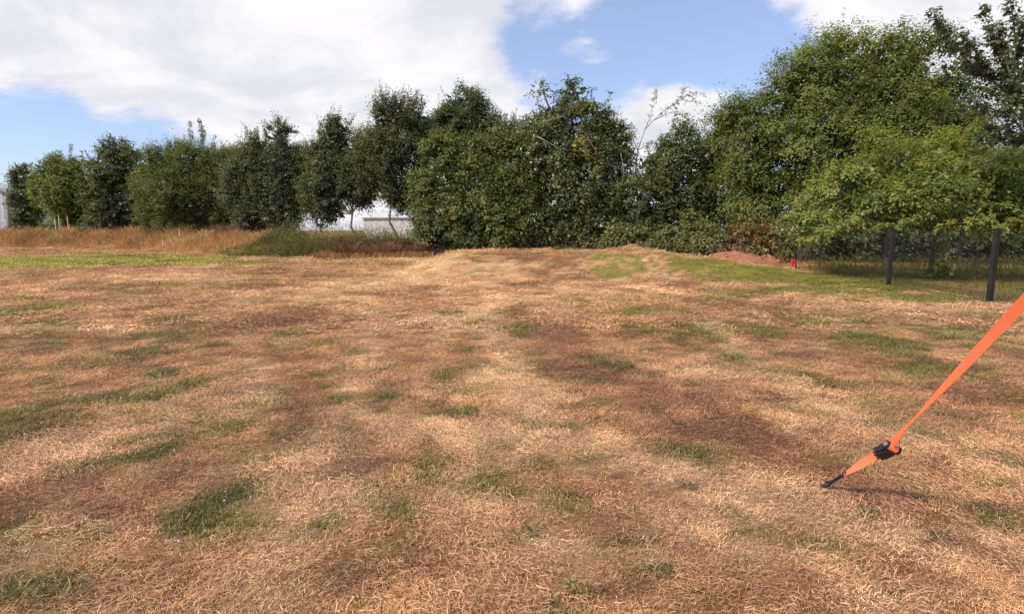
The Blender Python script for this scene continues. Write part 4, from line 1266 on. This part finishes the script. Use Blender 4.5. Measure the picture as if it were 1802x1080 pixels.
# ------------------------------------------------------------------ buildings
M_CLAD = mat_simple('grey_cladding', (.42, .42, .46), .55, .0, .06, 1.5)
M_CLADB = mat_simple('cream_cladding', (.50, .48, .47), .6, .0, .05, .6)
M_ROOF = mat_simple('grey_roof_sheet', (.33, .34, .36), .5, .0, .08, 1.0)
M_TRIM = mat_simple('dark_trim', (.12, .125, .14), .5, 0, .1, 4)
def corrugated(name, a, b, h0, ha, hb, pitch, depth, mat, parent, off):
    """ribbed wall sheet from a to b (ground plan), with its own height at both ends"""
    a = np.array(a); b = np.array(b); L = np.linalg.norm(b - a); d = (b - a) / L
    nr = np.array([d[1], -d[0]])
    ss, oo = [], []
    s = 0.0
    while s < L:
        for t, o in ((0, 0), (.55, 0), (.68, 1), (.87, 1)):
            u = s + t * pitch
            if u < L:
                ss.append(u); oo.append(o * depth)
        s += pitch
    ss.append(L); oo.append(0)
    V = []
    for u, o in zip(ss, oo):
        p = a + d * u + nr * o
        V += [(p[0] - off[0], p[1] - off[1], h0), (p[0] - off[0], p[1] - off[1], ha + (hb - ha) * u / L)]
    q = [(2 * i, 2 * i + 2, 2 * i + 3, 2 * i + 1) for i in range(len(ss) - 1)]
    return link_mesh(name, mesh_np(name, np.array(V), np.array(q)), mat, parent)
sz = 84.0
c0 = at(18.5, HZ, sz); e0 = at(-230, HZ, sz)
htop = at(18.5, 338, sz)[2]
ridge = at(-105, 312, sz)[2]
off = np.array([c0[0], c0[1], 0])
root = empty('metal_shed', tuple(off)); tag(root, 'grey ribbed metal shed at the far left behind the conical tree', 'building')
mid = (c0 + e0) / 2
corrugated('wall', mid[:2], c0[:2], -.3, ridge, htop, .9, .05, M_CLAD, root, off)
corrugated('wall', e0[:2], mid[:2], -.3, htop, ridge, .9, .05, M_CLAD, root, off)
far_ = np.array([c0[0] + .5, c0[1] + 9.0])
corrugated('wall', c0[:2], far_, -.3, htop - .3, htop - .3, .9, .05, M_CLAD, root, off)
e1 = np.array([e0[0] + .5, e0[1] + 9.0])
corrugated('wall', e1, e0[:2], -.3, htop - .3, htop - .3, .9, .05, M_CLAD, root, off)
corrugated('wall', far_, e1, -.3, htop - .3, htop - .3, .9, .05, M_CLAD, root, off)
def roof_slab(A, B, C, D, th, name, mat, root, off):
    mb = MB()
    vs = [np.array(p) - off for p in (A, B, C, D)]
    mb.add([tuple(v) for v in vs] + [tuple(v - np.array([0, 0, th])) for v in vs],
           [(0, 1, 2, 3), (7, 6, 5, 4), (0, 4, 5, 1), (1, 5, 6, 2), (2, 6, 7, 3), (3, 7, 4, 0)])
    mb.build(name, mat, root)
m3 = np.array([mid[0], mid[1] - .3, ridge + .22]); m4 = np.array([mid[0] + .5, mid[1] + 9.3, ridge + .22])
roof_slab(m3, (c0[0] + .25, c0[1] - .3, htop + .12), (far_[0] + .25, far_[1] + .3, htop + .12), m4, .16, 'roof', M_ROOF, root, off)
roof_slab((e0[0] - .25, e0[1] - .3, htop + .12), m3 - np.array([.004, 0, 0]), m4 - np.array([.004, 0, 0]), (e1[0] - .25, e1[1] + .3, htop + .12), .16, 'roof', M_ROOF, root, off)
mb = MB(); mb.box((.06, -.06, htop / 2), (.16, .12, htop - .2)); mb.build('corner_trim', M_TRIM, root)

wz = 78.0
A = at(640, HZ, wz); B = at(900, HZ, wz - 6)
htop = at(690, 384, wz)[2]
off = np.array([A[0], A[1], 0])
root = empty('warehouse', tuple(off)); tag(root, 'long pale warehouse glimpsed under the trees beside the thin bare trunk', 'building')
nb = 6
for i in range(nb):                               # cladding panels between the frame bays
    a = A[:2] + (B[:2] - A[:2]) * (i / nb); b = A[:2] + (B[:2] - A[:2]) * ((i + 1) / nb - .0006)
    corrugated('wall_panel', a, b, -.3, htop, htop, 1.1, .03, M_CLADB, root, off)
A2 = A[:2] + np.array([3, 24.0]); B2 = B[:2] + np.array([3, 24.0])
corrugated('wall', A2, A[:2], -.3, htop, htop, 1.1, .03, M_CLADB, root, off)
corrugated('wall', B[:2], B2, -.3, htop, htop, 1.1, .03, M_CLADB, root, off)
roof_slab((A[0] - .2, A[1] - .25, htop + .1), (B[0] + .2, B[1] - .25, htop + .1), (B2[0] + .2, B2[1], htop + .35), (A2[0] - .2, A2[1], htop + .35), .14, 'roof', M_ROOF, root, off)

# ------------------------------------------------------------------ orange ratchet strap pegged to the ground
def webbing_mat():
    m, N, bs, out = new_mat('orange_webbing')
    uv = N.n('ShaderNodeTexCoord').outputs['Object']
    w = N.noise(uv, 420.0, 2, .5)
    N.put(bs.inputs['Base Color'], N.mix(N.ramp(w, .3, .7), rgb(.80, .160, .060), rgb(.92, .225, .095)))
    bs.inputs['Roughness'].default_value = .55
    b = N.n('ShaderNodeBump'); b.inputs['Strength'].default_value = .25; b.inputs['Distance'].default_value = .001
    N.put(b.inputs['Height'], w); N.put(bs.inputs['Normal'], b.outputs[0])
    return m
M_WEB = webbing_mat()
M_BLACK = mat_simple('black_plastic', (.014, .013, .015), .35, 0, .3, 30)
M_STEEL = mat_simple('zinc_steel', (.55, .54, .50), .35, .9, .15, 40)

g0 = on_ground(1455, 860)
anchor = np.array([g0[0], g0[1], gz(*g0) + .035])
edge = at(1802, 531, 2.10)                       # where the strap leaves the picture
rpt = at(1559, 790, 2.90)                        # the heavy ratchet hangs a little below the straight line
strap = empty('ratchet_strap', tuple(anchor))
tag(strap, 'taut orange tie-down strap with a black ratchet buckle pegged into the dry grass', 'strap')
def frame_of(a, b):
    d = unit(b - a)
    v = unit((a + b) / 2 - np.array([0, 0, CAMH]))
    sd = unit(np.cross(d, v))
    return d, sd, np.cross(sd, d)
low_d, low_s, low_f = frame_of(anchor, rpt)
up_d, up_s, up_f = frame_of(rpt, edge)
t_r = float(np.linalg.norm(rpt - anchor)); t_e = float(np.linalg.norm(edge - rpt))
def webbing(name, A, fr_, t0, t1, keys, width, n=40, th=.0022, offs=(0, 0, 0)):
    dd, ss, ff = fr_
    mb = MB(); vs = []
    ks = [k[0] for k in keys]; an = [k[1] for k in keys]
    for i in range(n + 1):
        t = t0 + (t1 - t0) * i / n
        a = R(np.interp(i / n, ks, an))
        wd = np.interp(i / n, ks, [k[2] if len(k) > 2 else 1 for k in keys]) * width
        s = ss * math.cos(a) + ff * math.sin(a)
        nr = np.cross(s, dd)
        c = A - anchor + dd * t + np.array(offs)
        for u, v in ((-1, -1), (1, -1), (1, 1), (-1, 1)):
            vs.append(c + s * wd / 2 * u + nr * th / 2 * v)
    fs = []
    for i in range(n):
        for k in range(4):
            k2 = (k + 1) % 4
            fs.append((4 * i + k, 4 * i + k2, 4 * i + 4 + k2, 4 * i + 4 + k))
    fs += [(3, 2, 1, 0), (4 * n, 4 * n + 1, 4 * n + 2, 4 * n + 3)]
    mb.add(vs, fs)
    return mb.build(name, M_WEB, strap, False)
# upper run: twisted edge-on just above the ratchet, face-on towards the frame edge, carries on up beyond it
kq = (t_e + 1.17) / (t_e + 3.47)
webbing('upper_webbing', rpt, (up_d, up_s, up_f), .03, t_e + 3.5, [(q * kq, a) for q, a in [(0, 14), (.04, 40), (.09, 76), (.14, 76), (.22, 58), (.33, 36), (.46, 16), (.6, 7), (1, 4)]] + [(1, 2)], .042, 170)
# lower run between the ratchet and the peg hook, with a stitched fold under the ratchet
webbing('lower_webbing', anchor, (low_d, low_s, low_f), .135, t_r - .03, [(0, 66, .75), (.2, 48, .9), (.42, 22), (.75, 6), (1, 10)], .044, 40)
webbing('fold', anchor, (low_d, low_s, low_f), t_r - .085, t_r - .03, [(0, 6), (1, 6)], .047, 4, .007)
sdir, side0, face0 = low_d, low_s, low_f
view = unit(rpt - np.array([0, 0, CAMH]))
# ratchet frame
Mx = Matrix(((sdir[0], side0[0], face0[0]), (sdir[1], side0[1], face0[1]), (sdir[2], side0[2], face0[2])))   # local x = along strap, y = across, z = towards the back
if np.dot(face0, view) > 0:
    zsgn = -1
else:
    zsgn = 1
ROLL = R(-38)
side0, face0 = side0 * math.cos(ROLL) + face0 * math.sin(ROLL), face0 * math.cos(ROLL) - side0 * math.sin(ROLL)
Mx = Matrix(((sdir[0], side0[0], face0[0]), (sdir[1], side0[1], face0[1]), (sdir[2], side0[2], face0[2])))
rc = sdir * t_r
def loc(x, y, z):
    return Vector(rc + sdir * x + side0 * y + face0 * z * zsgn)      # +z towards the viewer
def rbox(name, x, y, z, size, mat, bevel=.003, rx=0.0):
    mb = MB(); rot = Mx @ Matrix.Rotation(rx, 3, 'Y')
    mb.box(loc(x, y, z), size, rot)
    return mb.build(name, mat, strap, bevel=bevel)
def rcyl(name, x, z, y0, y1, r, mat, n=16):
    mb = MB(); mb.tube([loc(x, y0, z), loc(x, y1, z)], r, n)
    return mb.build(name, mat, strap, bevel=.001)
def side_plate(y, name):
    prof = [(-.060, -.006), (-.050, -.016), (.040, -.018), (.058, -.006), (.062, .012), (.050, .030), (.030, .034), (-.010, .022), (-.048, .014), (-.060, .006)]
    mb = MB(); n = len(prof)
    vs = [loc(a, y - .0015, b) for a, b in prof] + [loc(a, y + .0015, b) for a, b in prof]
    mb.add(vs, [tuple(range(n)), tuple(range(2 * n - 1, n - 1, -1))] + [(i, n + i, n + (i + 1) % n, (i + 1) % n) for i in range(n)])
    mb.build(name, M_BLACK, strap, bevel=.001)
side_plate(-.030, 'side_plate'); side_plate(.030, 'side_plate')
rcyl('spool', .040, .014, -.0285, .0285, .012, M_STEEL)
# orange turns of webbing on the spool
rcyl('wound_webbing', .040, .014, -.024, .024, .021, M_WEB, 22)
# gear with a bright hub on the near side plate
for sgn in (-1, 1):
    gb = MB(); pts = []
    for k in range(24):
        rr = .024 if k % 2 == 0 else .019
        a = 2 * math.pi * k / 24
        pts.append((.040 + rr * math.cos(a), .014 + rr * math.sin(a)))
    y0, y1 = (sgn * .033, sgn * .037)
    n = len(pts)
    gb.add([loc(p[0], y0, p[1]) for p in pts] + [loc(p[0], y1, p[1]) for p in pts],
           [tuple(range(n)), tuple(range(2 * n - 1, n - 1, -1))] + [(i, n + i, n + (i + 1) % n, (i + 1) % n) for i in range(n)])
    gb.build('gear', M_BLACK, strap)
rcyl('hub', .040, .014, -.043, -.034, .013, M_STEEL)
rcyl('hub', .040, .014, .034, .043, .013, M_STEEL)
# handle: a bent black grip lying over the frame
hb = MB()
hp = [(-.058, .020), (-.030, .030), (.000, .034), (.026, .040)]
for (a, b), (c, d) in zip(hp[:-1], hp[1:]):
    vs = []
    for (u, w) in ((a, b), (c, d)):
        for yy, zz in ((-.027, -.006), (.027, -.006), (.027, .006), (-.027, .006)):
            vs.append(loc(u, yy, w + zz))
    hb.add(vs, [(0, 1, 2, 3), (7, 6, 5, 4), (0, 4, 5, 1), (1, 5, 6, 2), (2, 6, 7, 3), (3, 7, 4, 0)])
hb.build('handle', M_BLACK, strap, bevel=.004)
rbox('base_plate', -.015, 0, -.012, (.085, .052, .006), M_BLACK, .002)
rcyl('bolt', -.050, .002, -.036, .036, .0055, M_STEEL, 10)
# hook and peg
hk = MB()
hpts = [sdir * .15, sdir * .115, sdir * .07, sdir * .035, sdir * .01 + np.array([-.004, 0, -.004]), np.array([-.020, -.006, -.008]), np.array([-.038, -.004, .004])]
hk.tube(hpts, [.012, .010, .009, .010, .011, .010, .007], 8); hk.build('hook', M_BLACK, strap, True)
hk = MB(); hk.tube([np.array([.008, .0, .016]), np.array([-.004, .0, -.05]), np.array([-.02, 0, -.22])], [.010, .009, .006], 8)
hk.tube([np.array([.022, .004, .012]), np.array([-.012, -.004, .020])], .008, 8); hk.build('peg', M_BLACK, strap, True)

# ------------------------------------------------------------------ small green plants in the turf
M_ROSETTE = mat_leaf('rosette_leaf', (.045, .095, .018), (.10, .19, .035), .25, .45, .4)
M_ROSED = mat_leaf('dark_rosette_leaf', (.030, .062, .020), (.065, .11, .034), .25, .5, .35)
def rosette(px, py, n, L, W, label, mat, lift=.35, seed=0, spread=.02):
    p = on_ground(px, py); z0 = gz(*p)
    g = np.random.default_rng(seed + int(px))
    root = empty('turf_plant', (p[0], p[1], z0)); tag(root, label, 'plant', 'green plants scattered in the dry turf')
    for i in range(n):
        a = 2 * math.pi * i / n + g.uniform(-.4, .4); el = lift * g.uniform(.5, 1.6); l = L * g.uniform(.6, 1.2)
        d = np.array([math.cos(a), math.sin(a), 0.0]); s = np.array([-math.sin(a), math.cos(a), 0.0])
        o = d * spread * g.uniform(.2, 1)
        V = []; k = 6
        for j in range(k + 1):
            t = j / k
            c = o + d * l * t * math.cos(el) + np.array([0, 0, 1]) * (l * (math.sin(el) * t * 1.5 - .55 * t * t * math.sin(el)) + .008)
            w = W * (.25 + 1.5 * t * (1.15 - t)) * (1.0 if j % 2 else .62) * (1 if j < k else .15)
            V += [c - s * w / 2 + np.array([0, 0, .12 * w]), c + np.array([0, 0, -.04 * w]), c + s * w / 2 + np.array([0, 0, .12 * w])]
        q = []
        for j in range(k):
            q += [(3 * j, 3 * j + 1, 3 * j + 4, 3 * j + 3), (3 * j + 1, 3 * j + 2, 3 * j + 5, 3 * j + 4)]
        me = mesh_np('leaf', np.array(V), np.array(q))
        set_attr(me, 'rnd', np.full(len(V), g.uniform(0, 1))); set_attr(me, 'tone', np.full(len(V), g.uniform(.2, .9)))
        link_mesh('leaf', me, mat, root)
rosette(1000, 750, 11, .085, .022, 'dark green ragged-leaved rosette near the centre, right of the smaller bright rosette', M_ROSETTE, .3, 1, .035)
rosette(826, 728, 8, .06, .018, 'small bright green rosette left of the larger ragged rosette near the centre', M_ROSETTE, .7, 2)
rosette(286, 660, 16, .12, .030, 'dark green flat plant clump alone in the dry turf left of the centre', M_ROSED, .35, 3, .10)
rosette(679, 698, 9, .06, .02, 'little dark green plant between the flat clump and the centre rosettes', M_ROSED, .4, 4, .05)
rosette(1100, 645, 12, .10, .03, 'leafy green plant at the right edge of the dark brown bare patch', M_ROSETTE, .4, 5, .08)
rosette(1292, 630, 10, .10, .03, 'bright green plant in the turf beyond the brown track at right', M_ROSETTE, .4, 6, .07)
rosette(1190, 745, 8, .05, .022, 'grey-green plant low in the brown track right of the ragged rosette', M_ROSED, .4, 7, .02)
rosette(1210, 855, 8, .045, .016, 'small dark plant halfway between the ragged rosette and the strap peg', M_ROSED, .4, 8, .03)
rosette(1652, 945, 8, .05, .016, 'small dark green plant right of the big green tuft below the strap peg', M_ROSED, .5, 9, .02)
rosette(935, 938, 8, .055, .016, 'dark green plant in the lower middle of the dry turf', M_ROSED, .4, 10, .03)
rosette(1525, 905, 9, .055, .014, 'dark green tuft just right below the strap peg', M_ROSED, .7, 11, .03)
rosette(1010, 1035, 7, .04, .014, 'tiny green plant near the bottom edge in the middle', M_ROSED, .5, 12, .02)
rosette(638, 1068, 9, .05, .012, 'yellow-green tuft at the very bottom edge left of the middle', M_LIME, .9, 13, .02)

# white clover heads
M_FLOWER = mat_simple('clover_white', (.66, .63, .56), .7, 0, .1, 50)
mb = MB()
g = np.random.default_rng(77)
spots = [(180, 712), (150, 735), (300, 797), (60, 728), (90, 722), (310, 795), (220, 845), (200, 850), (435, 880), (40, 965), (395, 870), (175, 660), (75, 742), (318, 955), (1400, 725), (1130, 575), (1175, 600), (1090, 640), (600, 600), (420, 660)]
for px, py in spots:
    for k in range(g.integers(1, 3)):
        p = on_ground(px + g.normal(0, 9), py + g.normal(0, 4)); z = gz(*p)
        h = g.uniform(.012, .026); r = g.uniform(.0035, .0055)
        b = len(mb.V)
        mb.tube([(p[0], p[1], z), (p[0], p[1], z + h)], .0012, 3, False)
        mb.tube([(p[0], p[1], z + h - r), (p[0], p[1], z + h - r * .4), (p[0], p[1], z + h + r * .4), (p[0], p[1], z + h + r)], [r * .45, r, r, r * .4], 7)
o = mb.build('clover_flowers', M_FLOWER)
tag(o, 'tiny white clover heads dotted in the green parts of the turf', 'flowers', kind='stuff')
